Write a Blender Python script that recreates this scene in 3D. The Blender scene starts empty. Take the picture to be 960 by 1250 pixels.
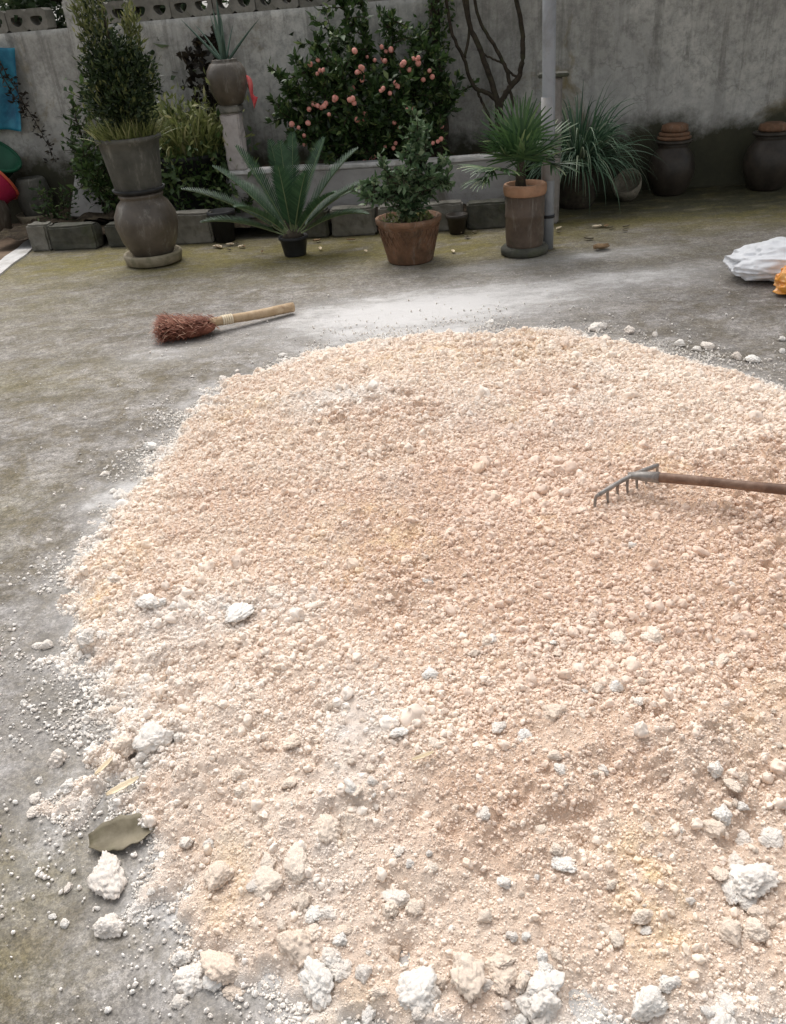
import bpy, bmesh, math, random
import numpy as np
from mathutils import Vector, Matrix
random.seed(7); RNG = np.random.default_rng(7)
PI = math.pi; R = math.radians
S = bpy.context.scene; C = S.collection

# ------------------------------------------------------------------ camera
PITCH, ROLL, CAMH = R(31.0), R(4.8), 1.42
f = Vector((0, math.cos(PITCH), -math.sin(PITCH)))
r0 = Vector((1, 0, 0)); u0 = Vector((0, math.sin(PITCH), math.cos(PITCH)))
cr = math.cos(ROLL)*r0 - math.sin(ROLL)*u0
cu = math.sin(ROLL)*r0 + math.cos(ROLL)*u0
cd = bpy.data.cameras.new('camera'); cam = bpy.data.objects.new('camera', cd); C.objects.link(cam)
cam.matrix_world = Matrix(((cr.x, cu.x, -f.x, 0), (cr.y, cu.y, -f.y, 0), (cr.z, cu.z, -f.z, CAMH), (0, 0, 0, 1)))
cd.sensor_fit = 'VERTICAL'; cd.sensor_height = 36; cd.lens = 28.8; cd.clip_start = 0.02; cd.clip_end = 500
S.camera = cam

# ------------------------------------------------------------------ sky, sun, exposure
SUN_EL, SUN_AZ = R(58), R(-14)          # azimuth from +Y, towards -X: behind the wall
w = bpy.data.worlds.new('World'); S.world = w; w.use_nodes = True
nt = w.node_tree; nt.nodes.clear()
wo = nt.nodes.new('ShaderNodeOutputWorld'); bg = nt.nodes.new('ShaderNodeBackground')
sk = nt.nodes.new('ShaderNodeTexSky'); sk.sky_type = 'NISHITA'; sk.sun_disc = False
sk.sun_elevation = SUN_EL; sk.sun_rotation = SUN_AZ; sk.air_density = 1.0; sk.dust_density = 4.0; sk.ozone_density = 1.0
hs = nt.nodes.new('ShaderNodeHueSaturation'); hs.inputs['Saturation'].default_value = 0.22   # overcast: nearly grey
nt.links.new(sk.outputs[0], hs.inputs['Color']); nt.links.new(hs.outputs[0], bg.inputs[0])
bg.inputs[1].default_value = 0.15; nt.links.new(bg.outputs[0], wo.inputs[0])
sl = bpy.data.lights.new('sun', 'SUN'); sl.energy = 1.1; sl.angle = R(60); sl.color = (1.0, 0.97, 0.925)
so = bpy.data.objects.new('sun', sl); C.objects.link(so)
sd = Vector((math.sin(SUN_AZ)*math.cos(SUN_EL), math.cos(SUN_AZ)*math.cos(SUN_EL), math.sin(SUN_EL)))
so.rotation_euler = sd.to_track_quat('Z', 'Y').to_euler(); so.location = sd*20
S.view_settings.view_transform = 'Standard'; S.view_settings.look = 'None'
S.view_settings.exposure = 0.52; S.view_settings.gamma = 1.0; S.view_settings.use_curve_mapping = False
S.cycles.use_denoising = True; S.cycles.max_bounces = 6

# ------------------------------------------------------------------ numpy noise
def _hash(ix, iy, iz, seed):
    h = (ix.astype(np.int64)*374761393 + iy.astype(np.int64)*668265263 + iz.astype(np.int64)*2147483647 + seed*1274126177) & 0xffffffff
    h = ((h ^ (h >> 13))*1274126177) & 0xffffffff
    h = ((h ^ (h >> 16))*2246822519) & 0xffffffff
    return ((h ^ (h >> 15)) & 0xffffff)/float(0xffffff)
def vnoise(x, y, z=None, seed=0):
    x = np.asarray(x, float); y = np.asarray(y, float); z = np.zeros_like(x) if z is None else np.asarray(z, float)
    x0, y0, z0 = np.floor(x), np.floor(y), np.floor(z); fx, fy, fz = x-x0, y-y0, z-z0
    fx, fy, fz = [t*t*(3-2*t) for t in (fx, fy, fz)]
    out = 0
    for dx in (0, 1):
        for dy in (0, 1):
            for dz in ((0, 1) if np.any(fz) else (0,)):
                out = out + _hash(x0+dx, y0+dy, z0+dz, seed)*(fx if dx else 1-fx)*(fy if dy else 1-fy)*(fz if dz else 1-fz)
    return out*2-1
def fbm(x, y, z=None, oct=4, seed=0):
    a, s, t = 1.0, 0, 0; k = 1.0
    for i in range(oct):
        s = s + a*vnoise(x*k, y*k, None if z is None else z*k, seed+i*17); t += a; a *= .5; k *= 2.03
    return s/t
def worley(x, y, seed=0):
    x0, y0 = np.floor(x), np.floor(y); best = np.full(np.shape(x), 9.0); zz = np.zeros_like(x0)
    for dx in (-1, 0, 1):
        for dy in (-1, 0, 1):
            px = x0+dx+_hash(x0+dx, y0+dy, zz, seed); py = y0+dy+_hash(x0+dx, y0+dy, zz+1, seed)
            best = np.minimum(best, (px-x)**2+(py-y)**2)
    return np.sqrt(best)
def sstep(a, b, x):
    t = np.clip((x-a)/(b-a), 0, 1); return t*t*(3-2*t)
def poly_sd(px, py, poly):                  # > 0 inside
    best = np.full(px.shape, 1e9); ins = np.zeros(px.shape, bool)
    n = len(poly)
    for i in range(n):
        ax, ay = poly[i]; bx, by = poly[(i+1) % n]
        ex, ey = bx-ax, by-ay
        t = np.clip(((px-ax)*ex+(py-ay)*ey)/(ex*ex+ey*ey), 0, 1)
        best = np.minimum(best, (px-ax-t*ex)**2+(py-ay-t*ey)**2)
        c = ((ay > py) != (by > py))
        with np.errstate(divide='ignore', invalid='ignore'):
            xi = (bx-ax)*(py-ay)/(by-ay)+ax
        ins ^= c & (px < xi)
    d = np.sqrt(best); return np.where(ins, d, -d)

# ------------------------------------------------------------------ materials
def N(nt, t, **kw):
    n = nt.nodes.new('ShaderNode'+t)
    for k, v in kw.items(): setattr(n, k, v)
    return n
def newmat(name):
    m = bpy.data.materials.new(name); m.use_nodes = True
    nt = m.node_tree; nt.nodes.clear()
    out = N(nt, 'OutputMaterial'); p = N(nt, 'BsdfPrincipled'); nt.links.new(p.outputs[0], out.inputs[0])
    return m, nt, p, out
def noise(nt, vec, scale, detail=6, rough=.6, dist=0):
    n = N(nt, 'TexNoise'); n.inputs['Scale'].default_value = scale; n.inputs['Detail'].default_value = detail
    n.inputs['Roughness'].default_value = rough; n.inputs['Distortion'].default_value = dist
    nt.links.new(vec, n.inputs['Vector']); return n.outputs[0]
def ramp(nt, fac, a, b, ca=(0, 0, 0, 1), cb=(1, 1, 1, 1)):
    r_ = N(nt, 'ValToRGB'); r_.color_ramp.elements[0].position = a; r_.color_ramp.elements[1].position = b
    r_.color_ramp.elements[0].color = ca; r_.color_ramp.elements[1].color = cb
    nt.links.new(fac, r_.inputs[0]); return r_.outputs[0]
def mixc(nt, fac, a, b, blend='MIX'):
    m = N(nt, 'Mix', data_type='RGBA', blend_type=blend)
    for sck, v in ((m.inputs[0], fac), (m.inputs[6], a), (m.inputs[7], b)):
        if hasattr(v, 'is_linked'): nt.links.new(v, sck)
        elif isinstance(v, (int, float)): sck.default_value = v
        else: sck.default_value = (*v[:3], 1)
    return m.outputs[2]
def mth(nt, op, a, b=0.0, clamp=False):
    m = N(nt, 'Math', operation=op, use_clamp=clamp)
    for sck, v in ((m.inputs[0], a), (m.inputs[1], b)):
        if hasattr(v, 'is_linked'): nt.links.new(v, sck)
        else: sck.default_value = v
    return m.outputs[0]
def attr(nt, name, typ='GEOMETRY'):
    a = N(nt, 'Attribute'); a.attribute_name = name; a.attribute_type = typ; return a
def bump(nt, p, h, strength, dist=.01):
    b = N(nt, 'Bump'); b.inputs['Strength'].default_value = strength; b.inputs['Distance'].default_value = dist
    nt.links.new(h, b.inputs['Height']); nt.links.new(b.outputs[0], p.inputs['Normal']); return b
def basic(name, c1, c2, c3=None, scale=8, rough=.8, bstr=.4, bscale=60, bdist=.006, spec=.3, stain=.6, metal=0, coat=0, lime=0):
    m, nt, p, out = newmat(name)
    tc = N(nt, 'TexCoord').outputs['Object']
    col = mixc(nt, ramp(nt, noise(nt, tc, scale, 7, .62), .33, .68), c1, c2)
    if c3 is not None:
        col = mixc(nt, mth(nt, 'MULTIPLY', ramp(nt, noise(nt, tc, scale*.55, 8, .7, .6), .5, .66), stain), col, c3)
    if lime:
        mp = N(nt, 'Mapping'); nt.links.new(tc, mp.inputs[0]); mp.inputs['Scale'].default_value = (9, 9, 2.0)
        col = mixc(nt, mth(nt, 'MULTIPLY', ramp(nt, noise(nt, mp.outputs[0], 1.3, 9, .75, .3), .54, .66), lime), col, (.34, .32, .27))
        rg_ = ramp(nt, noise(nt, tc, 9, 6, .7), .35, .7, (rough-.12,)*3+(1,), (min(1, rough+.25),)*3+(1,)); nt.links.new(rg_, p.inputs['Roughness'])
    nt.links.new(col, p.inputs['Base Color'])
    if not lime: p.inputs['Roughness'].default_value = rough
    p.inputs['Specular IOR Level'].default_value = spec; p.inputs['Metallic'].default_value = metal
    p.inputs['Coat Weight'].default_value = coat
    if bstr: bump(nt, p, noise(nt, tc, bscale, 6, .65), bstr, bdist)
    return m
def leafmat(name, c1, c2, c3=None, trans=.25, rough=.5):
    m, nt, p, out = newmat(name)
    t = attr(nt, 'tint').outputs['Fac']
    col = mixc(nt, t, c1, c2)
    if c3 is not None:
        col = mixc(nt, ramp(nt, t, .86, .93), col, c3)
    nt.links.new(col, p.inputs['Base Color']); p.inputs['Roughness'].default_value = rough
    p.inputs['Specular IOR Level'].default_value = .35
    tr = N(nt, 'BsdfTranslucent'); nt.links.new(col, tr.inputs[0])
    mx = N(nt, 'MixShader'); mx.inputs[0].default_value = trans
    nt.links.new(p.outputs[0], mx.inputs[1]); nt.links.new(tr.outputs[0], mx.inputs[2]); nt.links.new(mx.outputs[0], out.inputs[0])
    return m

MAT = {}
def concrete_ground():
    m, nt, p, out = newmat('yard_concrete')
    pos = N(nt, 'TexCoord').outputs['Object']
    a = attr(nt, 'masks'); sep = N(nt, 'SeparateColor'); nt.links.new(a.outputs['Color'], sep.inputs[0])
    moss, dust, stain, corner_dark = sep.outputs[0], sep.outputs[1], sep.outputs[2], a.outputs['Alpha']
    mp = N(nt, 'Mapping'); nt.links.new(pos, mp.inputs[0]); mp.inputs['Scale'].default_value = (1, 2.1, 1); mp.inputs['Rotation'].default_value = (0, 0, .25)
    st = mp.outputs[0]
    col = mixc(nt, ramp(nt, noise(nt, st, 1.9, 11, .74, .3), .36, .64), (.10, .088, .073), (.285, .263, .247))
    col = mixc(nt, mth(nt, 'MULTIPLY', ramp(nt, noise(nt, pos, 14, 13, .86), .47, .60), .45), col, (.34, .32, .305))
    col = mixc(nt, mth(nt, 'MULTIPLY', ramp(nt, noise(nt, pos, 110, 5, .8), .55, .66), .5), col, (.42, .40, .38))
    col = mixc(nt, mth(nt, 'MULTIPLY', ramp(nt, noise(nt, pos, 90, 6, .8), .52, .66), .6), col, (.075, .066, .052))
    sc1 = ramp(nt, noise(nt, st, 3.1, 12, .78, .15), .535, .565); col = mixc(nt, mth(nt, 'MULTIPLY', sc1, .36), col, (.34, .32, .315))
    sc2 = ramp(nt, noise(nt, st, 2.3, 12, .80, .4), .53, .575); col = mixc(nt, mth(nt, 'MULTIPLY', sc2, .5), col, (.105, .092, .078))
    # damp brown stains with shapes of their own
    sm = mth(nt, 'MULTIPLY', ramp(nt, noise(nt, pos, 7, 9, .76, .5), .44, .60), stain, True)
    col = mixc(nt, mth(nt, 'MULTIPLY', sm, .85), col, (.105, .085, .055))
    mm = mth(nt, 'MULTIPLY', ramp(nt, noise(nt, st, 3.2, 9, .72), .28, .55), moss, True)
    col = mixc(nt, mm, col, mixc(nt, noise(nt, pos, 18, 6, .7), (.092, .076, .02), (.20, .168, .055)))
    cdk = mth(nt, 'MULTIPLY', ramp(nt, noise(nt, st, 4, 9, .72), .22, .52), corner_dark, True)
    col = mixc(nt, cdk, col, mixc(nt, noise(nt, pos, 14, 6, .7), (.022, .023, .014), (.055, .052, .026)))  # dark greenish tone over the ground near the right-hand wall
    for vs, am in ((45, .20), (140, .32), (420, .35)):                 # sand and grit in the worn surface
        vv = N(nt, 'TexVoronoi'); vv.inputs['Scale'].default_value = vs; nt.links.new(pos, vv.inputs['Vector'])
        sv = N(nt, 'SeparateColor'); nt.links.new(vv.outputs['Color'], sv.inputs[0])
        col = mixc(nt, am, col, mixc(nt, 1.0, col, ramp(nt, sv.outputs[0], .05, .95, (.35, .34, .32, 1), (1.9, 1.9, 1.88, 1)), 'MULTIPLY'))
    # dry powder trodden over the concrete
    dn = noise(nt, st, 4.5, 10, .74, .2); dg = noise(nt, pos, 130, 4, .75)
    dm = mth(nt, 'ADD', mth(nt, 'MULTIPLY', dn, .65), mth(nt, 'MULTIPLY', dg, .35))
    thr = mth(nt, 'SUBTRACT', .70, mth(nt, 'MULTIPLY', dust, .40))
    df = mth(nt, 'MULTIPLY', mth(nt, 'SUBTRACT', dm, thr), 7.0, True)
    col = mixc(nt, mth(nt, 'MULTIPLY', mth(nt, 'SUBTRACT', dust, .12), .6, True), col, (.60, .585, .575))
    col = mixc(nt, mth(nt, 'MULTIPLY', df, .70), col, (.64, .62, .60))
    nt.links.new(col, p.inputs['Base Color'])
    rr = mth(nt, 'ADD', .60, mth(nt, 'MULTIPLY', noise(nt, pos, 3, 5, .6), .3)); nt.links.new(rr, p.inputs['Roughness'])
    p.inputs['Specular IOR Level'].default_value = .3
    h = mth(nt, 'ADD', mth(nt, 'MULTIPLY', noise(nt, pos, 180, 4, .7), .5), noise(nt, pos, 30, 6, .6))
    bump(nt, p, h, .55, .004)
    return m
def dregs(name, instanced):
    m, nt, p, out = newmat(name)
    pos = N(nt, 'TexCoord').outputs['Object']
    a = attr(nt, 'mix', 'INSTANCER' if instanced else 'GEOMETRY')
    sep = N(nt, 'SeparateColor'); nt.links.new(a.outputs['Color'], sep.inputs[0])
    wh, corn, br = sep.outputs[0], sep.outputs[1], sep.outputs[2]
    base = (.85, .725, .61)
    n1 = noise(nt, pos, 1.4 if instanced else 55, 6, .7)
    if instanced:
        col = mixc(nt, br, base, (.74, .565, .45))
        col = mixc(nt, corn, col, (.86, .65, .41)); col = mixc(nt, wh, col, (.83, .79, .735))
    else:
        c0 = mixc(nt, ramp(nt, n1, .35, .7), (.81, .655, .53), base)
        col = mixc(nt, br, c0, (.66, .465, .335)); col = mixc(nt, corn, col, (.86, .65, .40)); col = mixc(nt, wh, col, (.81, .755, .70))
    nt.links.new(col, p.inputs['Base Color']); p.inputs['Roughness'].default_value = .95; p.inputs['Specular IOR Level'].default_value = .1
    if instanced: bump(nt, p, noise(nt, pos, 5, 6, .75), .5, .0012)
    else: bump(nt, p, mth(nt, 'ADD', noise(nt, pos, 260, 5, .75), mth(nt, 'MULTIPLY', noise(nt, pos, 90, 5, .7), 1.2)), .9, .005)
    return m
def clodmat(name, c1, c2):
    m, nt, p, out = newmat(name)
    tc = N(nt, 'TexCoord').outputs['Object']
    oi = N(nt, 'ObjectInfo').outputs['Random']
    col = mixc(nt, oi, c1, c2)
    col = mixc(nt, mth(nt, 'MULTIPLY', ramp(nt, noise(nt, tc, 3.0, 8, .75), .45, .7), .55), col, (.80, .66, .53))
    nt.links.new(col, p.inputs['Base Color']); p.inputs['Roughness'].default_value = .96; p.inputs['Specular IOR Level'].default_value = .1
    bump(nt, p, noise(nt, tc, 9, 8, .78), .8, .0035)
    return m
def wallmat():
    m, nt, p, out = newmat('weathered_render')
    pos = N(nt, 'TexCoord').outputs['Object']
    col = mixc(nt, ramp(nt, noise(nt, pos, 1.3, 10, .7, .4), .34, .68), (.30, .29, .258), (.64, .62, .56))
    col = mixc(nt, mth(nt, 'MULTIPLY', ramp(nt, noise(nt, pos, 11, 9, .8), .44, .62), .6), col, (.15, .147, .137))
    mp = N(nt, 'Mapping'); nt.links.new(pos, mp.inputs[0]); mp.inputs['Scale'].default_value = (7, 7, .55)
    strk = ramp(nt, noise(nt, mp.outputs[0], 1.1, 10, .74), .50, .60)
    sx = N(nt, 'SeparateXYZ'); nt.links.new(pos, sx.inputs[0])
    col = mixc(nt, mth(nt, 'MULTIPLY', strk, .42), col, (.115, .11, .092))
    col = mixc(nt, mth(nt, 'MULTIPLY', ramp(nt, noise(nt, pos, .9, 8, .7, 1.0), .57, .68), .8), col, (.20, .155, .07))   # ochre algae
    pt = ramp(nt, noise(nt, pos, .75, 12, .62, .4), .545, .56); col = mixc(nt, mth(nt, 'MULTIPLY', pt, .38), col, (.46, .45, .42))
    vz = N(nt, 'TexVoronoi', feature='DISTANCE_TO_EDGE'); vz.inputs['Scale'].default_value = 1.1
    dv = N(nt, 'VectorMath', operation='ADD'); nv = N(nt, 'TexNoise'); nv.inputs['Scale'].default_value = 3.0; nv.inputs['Detail'].default_value = 7; nt.links.new(pos, nv.inputs['Vector'])
    nt.links.new(pos, dv.inputs[0]); nt.links.new(nv.outputs['Color'], dv.inputs[1]); nt.links.new(dv.outputs[0], vz.inputs['Vector'])
    ck = mth(nt, 'MULTIPLY', ramp(nt, vz.outputs['Distance'], .004, .012, (1, 1, 1, 1), (0, 0, 0, 1)), ramp(nt, noise(nt, pos, .8, 3, .5), .5, .56)); col = mixc(nt, mth(nt, 'MULTIPLY', ck, .22), col, (.05, .048, .042))
    # rising damp and algae along the foot of the wall
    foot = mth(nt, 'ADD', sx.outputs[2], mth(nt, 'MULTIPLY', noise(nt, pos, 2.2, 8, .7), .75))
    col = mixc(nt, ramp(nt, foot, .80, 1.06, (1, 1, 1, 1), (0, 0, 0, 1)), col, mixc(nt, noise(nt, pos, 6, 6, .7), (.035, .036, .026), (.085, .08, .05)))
    nt.links.new(col, p.inputs['Base Color']); p.inputs['Roughness'].default_value = .9; p.inputs['Specular IOR Level'].default_value = .15
    bump(nt, p, mth(nt, 'ADD', noise(nt, pos, 45, 7, .7), noise(nt, pos, 7, 4, .6)), .5, .012)
    return m
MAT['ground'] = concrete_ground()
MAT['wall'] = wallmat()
MAT['heap'] = dregs('bean_dregs_surface', False)
MAT['crumb'] = dregs('bean_dregs_crumb', True)
MAT['clod_white'] = clodmat('pale_clod', (.84, .81, .76), (.80, .72, .64))
MAT['clod_cream'] = clodmat('cream_clod', (.84, .73, .62), (.78, .64, .52))
MAT['block'] = basic('old_concrete_block', (.13, .122, .10), (.25, .235, .20), (.055, .055, .03), 7, bstr=.7, bscale=70, stain=.8)
MAT['block_dark'] = basic('mossy_concrete_block', (.045, .045, .035), (.115, .11, .085), (.05, .06, .02), 9, bstr=.7)
MAT['bed'] = basic('bed_render', (.30, .285, .265), (.42, .40, .375), (.13, .115, .08), 5, bstr=.4, stain=.8)
MAT['bedtop'] = basic('bed_capping', (.50, .49, .46), (.68, .66, .63), (.20, .18, .13), 12, bstr=.4)
MAT['soil'] = basic('dark_soil', (.030, .022, .014), (.085, .062, .038), (.11, .09, .045), 14, rough=.95, bstr=1, bscale=40, bdist=.03)
MAT['dirt'] = basic('brown_dirt', (.13, .088, .058), (.24, .17, .115), (.09, .065, .04), 4, rough=.9, bstr=.5)
MAT['stripe'] = basic('white_edge', (.58, .56, .54), (.72, .70, .67), (.36, .33, .29), 9, bstr=.3, stain=.7)
MAT['jar'] = basic('brown_glazed_clay', (.062, .050, .036), (.135, .108, .080), (.05, .042, .036), 5, rough=.40, bstr=.3, bscale=22, spec=.5, stain=.6, lime=.4)
MAT['dish'] = basic('mossy_stone_dish', (.20, .17, .11), (.36, .31, .225), (.10, .095, .04), 12, bstr=.6)
MAT['greypot'] = basic('grey_cement_pot', (.055, .054, .043), (.115, .11, .092), (.05, .05, .038), 6, bstr=.4, stain=.7, lime=.4)
MAT['terra'] = basic('dull_terracotta', (.12, .065, .036), (.24, .13, .075), (.065, .05, .032), 14, bstr=.5, stain=.7, lime=.35)
MAT['rim'] = basic('bright_terracotta', (.32, .17, .095), (.44, .25, .15), (.20, .14, .09), 10, bstr=.4)
MAT['cylpot'] = basic('brown_cylinder_pot', (.075, .053, .038), (.145, .105, .075), (.06, .062, .036), 7, rough=.6, bstr=.35, stain=.8, lime=.35)
MAT['black'] = basic('black_plastic', (.012, .012, .012), (.03, .03, .03), None, 9, rough=.5, bstr=.1)
MAT['blackjar'] = basic('dark_stoneware', (.022, .018, .014), (.06, .047, .035), (.025, .03, .018), 6, rough=.45, bstr=.2)
MAT['darksteel'] = basic('rake_iron', (.20, .185, .17), (.36, .335, .31), (.15, .085, .05), 30, rough=.55, bstr=.3, bscale=200, bdist=.002, metal=.5)
MAT['handle'] = basic('rake_wood', (.095, .05, .032), (.19, .105, .068), (.28, .19, .135), 18, rough=.55, bstr=.3, bscale=120, bdist=.002)
MAT['broomwood'] = basic('broom_wood', (.40, .27, .15), (.56, .42, .27), (.22, .12, .06), 20, rough=.65, bstr=.4, bscale=90, bdist=.003)
MAT['pvc'] = basic('grey_pvc', (.23, .243, .255), (.32, .33, .34), (.13, .12, .105), 5, rough=.45, bstr=.1, spec=.5, stain=.6)
MAT['sleeve'] = basic('pale_pvc', (.28, .275, .27), (.38, .37, .36), (.26, .235, .20), 7, rough=.55, bstr=.15, stain=.7)
MAT['post'] = basic('pale_post', (.19, .175, .155), (.31, .285, .26), (.12, .10, .075), 8, bstr=.5, stain=.8)
MAT['pillar'] = basic('pinkish_pillar', (.44, .39, .365), (.60, .55, .52), (.15, .12, .10), 9, bstr=.5, stain=.8)
MAT['bark'] = basic('dark_bark', (.022, .017, .012), (.065, .05, .034), (.06, .065, .03), 22, rough=.95, bstr=.9, bscale=60, bdist=.01)
MAT['stem'] = basic('green_stem', (.06, .055, .025), (.11, .10, .045), None, 20, bstr=.4)
MAT['fruit'] = basic('pink_orange_fruit', (.66, .20, .145), (.80, .44, .36), (.55, .09, .09), 20, rough=.5, bstr=.1, spec=.4)
MAT['blue'] = basic('turquoise_sheet', (.008, .11, .20), (.04, .28, .38), (.005, .05, .11), 7, rough=.45, bstr=.15, spec=.4)
MAT['redplastic'] = basic('red_plastic', (.42, .015, .06), (.52, .03, .10), (.30, .03, .02), 4, rough=.4, bstr=.05, spec=.5)
MAT['orangerim'] = basic('orange_red_plastic', (.62, .12, .06), (.70, .16, .09), None, 4, rough=.4, bstr=.05)
MAT['greenplastic'] = basic('green_plastic', (.008, .06, .03), (.014, .10, .05), None, 4, rough=.45, bstr=.05)
MAT['bagwhite'] = basic('white_woven_bag', (.74, .745, .755), (.84, .84, .845), (.60, .60, .60), 10, rough=.5, bstr=.3, bscale=30, bdist=.01)
MAT['bagorange'] = basic('orange_plastic_bag', (.78, .26, .025), (.86, .40, .06), (.80, .56, .28), 16, rough=.28, bstr=.4, bscale=18, bdist=.012, spec=.5, coat=.3)
MAT['wicker'] = basic('grey_wicker', (.14, .12, .085), (.26, .23, .175), None, 40, bstr=.8, bscale=120)
MAT['roof'] = basic('roof_sheet', (.14, .14, .14), (.24, .235, .225), (.13, .08, .05), 3, rough=.6, bstr=.2)
MAT['deadleaf'] = basic('dead_leaf', (.10, .082, .048), (.24, .205, .14), (.085, .08, .03), 16, rough=.6, bstr=.4, bscale=80, bdist=.002)
MAT['drybrown'] = basic('dry_leaf', (.20, .12, .06), (.36, .25, .14), None, 12, rough=.8, bstr=.3)
MAT['husk'] = basic('corn_husk', (.72, .60, .42), (.80, .70, .54), None, 30, rough=.8, bstr=.5, bscale=90, bdist=.002)
MAT['ribbon'] = basic('red_ribbon', (.55, .05, .06), (.72, .18, .16), None, 8, rough=.6, bstr=.1)
MAT['L_dark'] = leafmat('dark_leaf', (.020, .045, .013), (.09, .145, .042), (.19, .24, .09), rough=.45)
MAT['L_fruitbush'] = leafmat('bush_leaf', (.016, .036, .010), (.070, .122, .036), (.17, .22, .08), rough=.42)
MAT['L_conifer'] = leafmat('conifer_leaf', (.010, .022, .008), (.046, .072, .024), (.13, .15, .05), .2)
MAT['L_olive'] = leafmat('olive_blade', (.06, .075, .022), (.18, .195, .065), (.28, .27, .11))
MAT['L_grey'] = leafmat('greygreen_leaf', (.035, .075, .030), (.125, .19, .09), (.23, .29, .17))
MAT['L_cycad'] = leafmat('cycad_leaf', (.018, .05, .022), (.055, .115, .05), (.17, .21, .10), .1, .5)
MAT['L_palm'] = leafmat('palm_blade', (.026, .064, .024), (.09, .165, .055), (.2, .25, .11), .15, .42)
MAT['L_strap'] = leafmat('strap_leaf', (.03, .075, .04), (.13, .215, .125), (.27, .32, .21), .15, .5)
MAT['L_aloe'] = leafmat('aloe_leaf', (.045, .085, .06), (.12, .18, .135), None, .05, .35)
MAT['L_pale'] = leafmat('pale_yellowgreen_leaf', (.09, .115, .03), (.27, .29, .11), (.40, .38, .19))
MAT['L_brown'] = leafmat('dried_brown_leaf', (.012, .010, .007), (.045, .034, .022), (.075, .06, .035))
MAT['L_tree'] = leafmat('tree_leaf', (.020, .038, .014), (.062, .095, .038), (.11, .14, .065))
MAT['bristle'] = leafmat('broom_bristle', (.16, .05, .03), (.38, .16, .10), (.56, .34, .23), .1, .7)

# ------------------------------------------------------------------ mesh helpers
def link(name, me, mat, parent=None, loc=None, smooth=True):
    o = bpy.data.objects.new(name, me); C.objects.link(o)
    if mat is not None and not me.materials: me.materials.append(mat)
    if smooth and len(me.polygons): me.polygons.foreach_set('use_smooth', np.ones(len(me.polygons), bool))
    if parent: o.parent = parent
    if loc is not None: o.location = loc
    return o
def pyd(name, V, F, mat, parent=None, loc=None, smooth=True):
    me = bpy.data.meshes.new(name); me.from_pydata([tuple(v) for v in V], [], [tuple(q) for q in F]); me.update()
    return link(name, me, mat, parent, loc, smooth)
def fastmesh(name, V, T):                # V (n,3), T (m,k) numpy
    me = bpy.data.meshes.new(name); V = np.asarray(V, np.float32); T = np.asarray(T, np.int32); k = T.shape[1]
    me.vertices.add(len(V)); me.vertices.foreach_set('co', V.ravel())
    me.loops.add(T.size); me.loops.foreach_set('vertex_index', T.ravel())
    me.polygons.add(len(T)); me.polygons.foreach_set('loop_start', np.arange(0, T.size, k, dtype=np.int32))
    me.polygons.foreach_set('loop_total', np.full(len(T), k, np.int32)); me.update(calc_edges=True); return me
def tag(o, label, cat, group=None, kind=None):
    o['label'] = label; o['category'] = cat
    if group: o['group'] = group
    if kind: o['kind'] = kind
    return o
def thing(name, label, cat, loc=(0, 0, 0), rz=0, group=None):
    o = bpy.data.objects.new(name, None); C.objects.link(o); o.location = loc; o.rotation_euler = (0, 0, rz); o.empty_display_size = .1
    return tag(o, label, cat, group)
def stuff(o): o['kind'] = 'stuff'; return o
def struct(o): o['kind'] = 'structure'; return o
def lathe(name, prof, mat, parent=None, loc=None, seg=40, wob=0.0, seed=0, flute=0):
    V, F = [], []; n = len(prof)
    for i, (r_, z) in enumerate(prof):
        for k in range(seg):
            a = 2*PI*k/seg
            rr = r_*(1+wob*(math.sin(2*a+seed)*.6+math.sin(3*a+seed*2.1+z*6)*.4)+flute*(1 if k % 2 else -1))
            V.append((rr*math.cos(a), rr*math.sin(a), z))
    for i in range(n-1):
        for k in range(seg):
            F.append((i*seg+k, i*seg+(k+1) % seg, (i+1)*seg+(k+1) % seg, (i+1)*seg+k))
    F.append(tuple(range(seg-1, -1, -1))); F.append(tuple((n-1)*seg+k for k in range(seg)))
    return pyd(name, V, F, mat, parent, loc)
def box(name, sx, sy, sz, mat, parent=None, loc=(0, 0, 0), rz=0, bev=.012, rough=.006, seed=0, cuts=4, tilt=(0, 0)):
    bm = bmesh.new(); bmesh.ops.create_cube(bm, size=1)
    for v in bm.verts: v.co = Vector((v.co.x*sx, v.co.y*sy, (v.co.z+.5)*sz))
    bmesh.ops.bevel(bm, geom=list(bm.edges), offset=bev, segments=2, affect='EDGES')
    if cuts: bmesh.ops.subdivide_edges(bm, edges=[e for e in bm.edges if e.calc_length() > .06], cuts=cuts, use_grid_fill=True)
    if rough:
        co = np.array([v.co[:] for v in bm.verts])
        for ax in range(3):
            d = fbm(co[:, 0]*14+seed*3.1+ax*9, co[:, 1]*14, co[:, 2]*14+.37, 3, seed+ax)*rough
            for v, q in zip(bm.verts, d):
                c = list(v.co); c[ax] += q
                if c[2] < .001: c[2] = v.co.z if v.co.z < .001 else c[2]
                v.co = c
    me = bpy.data.meshes.new(name); bm.to_mesh(me); bm.free()
    o = link(name, me, mat, parent, loc, smooth=False); o.rotation_euler = (tilt[0], tilt[1], rz); return o
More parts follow.
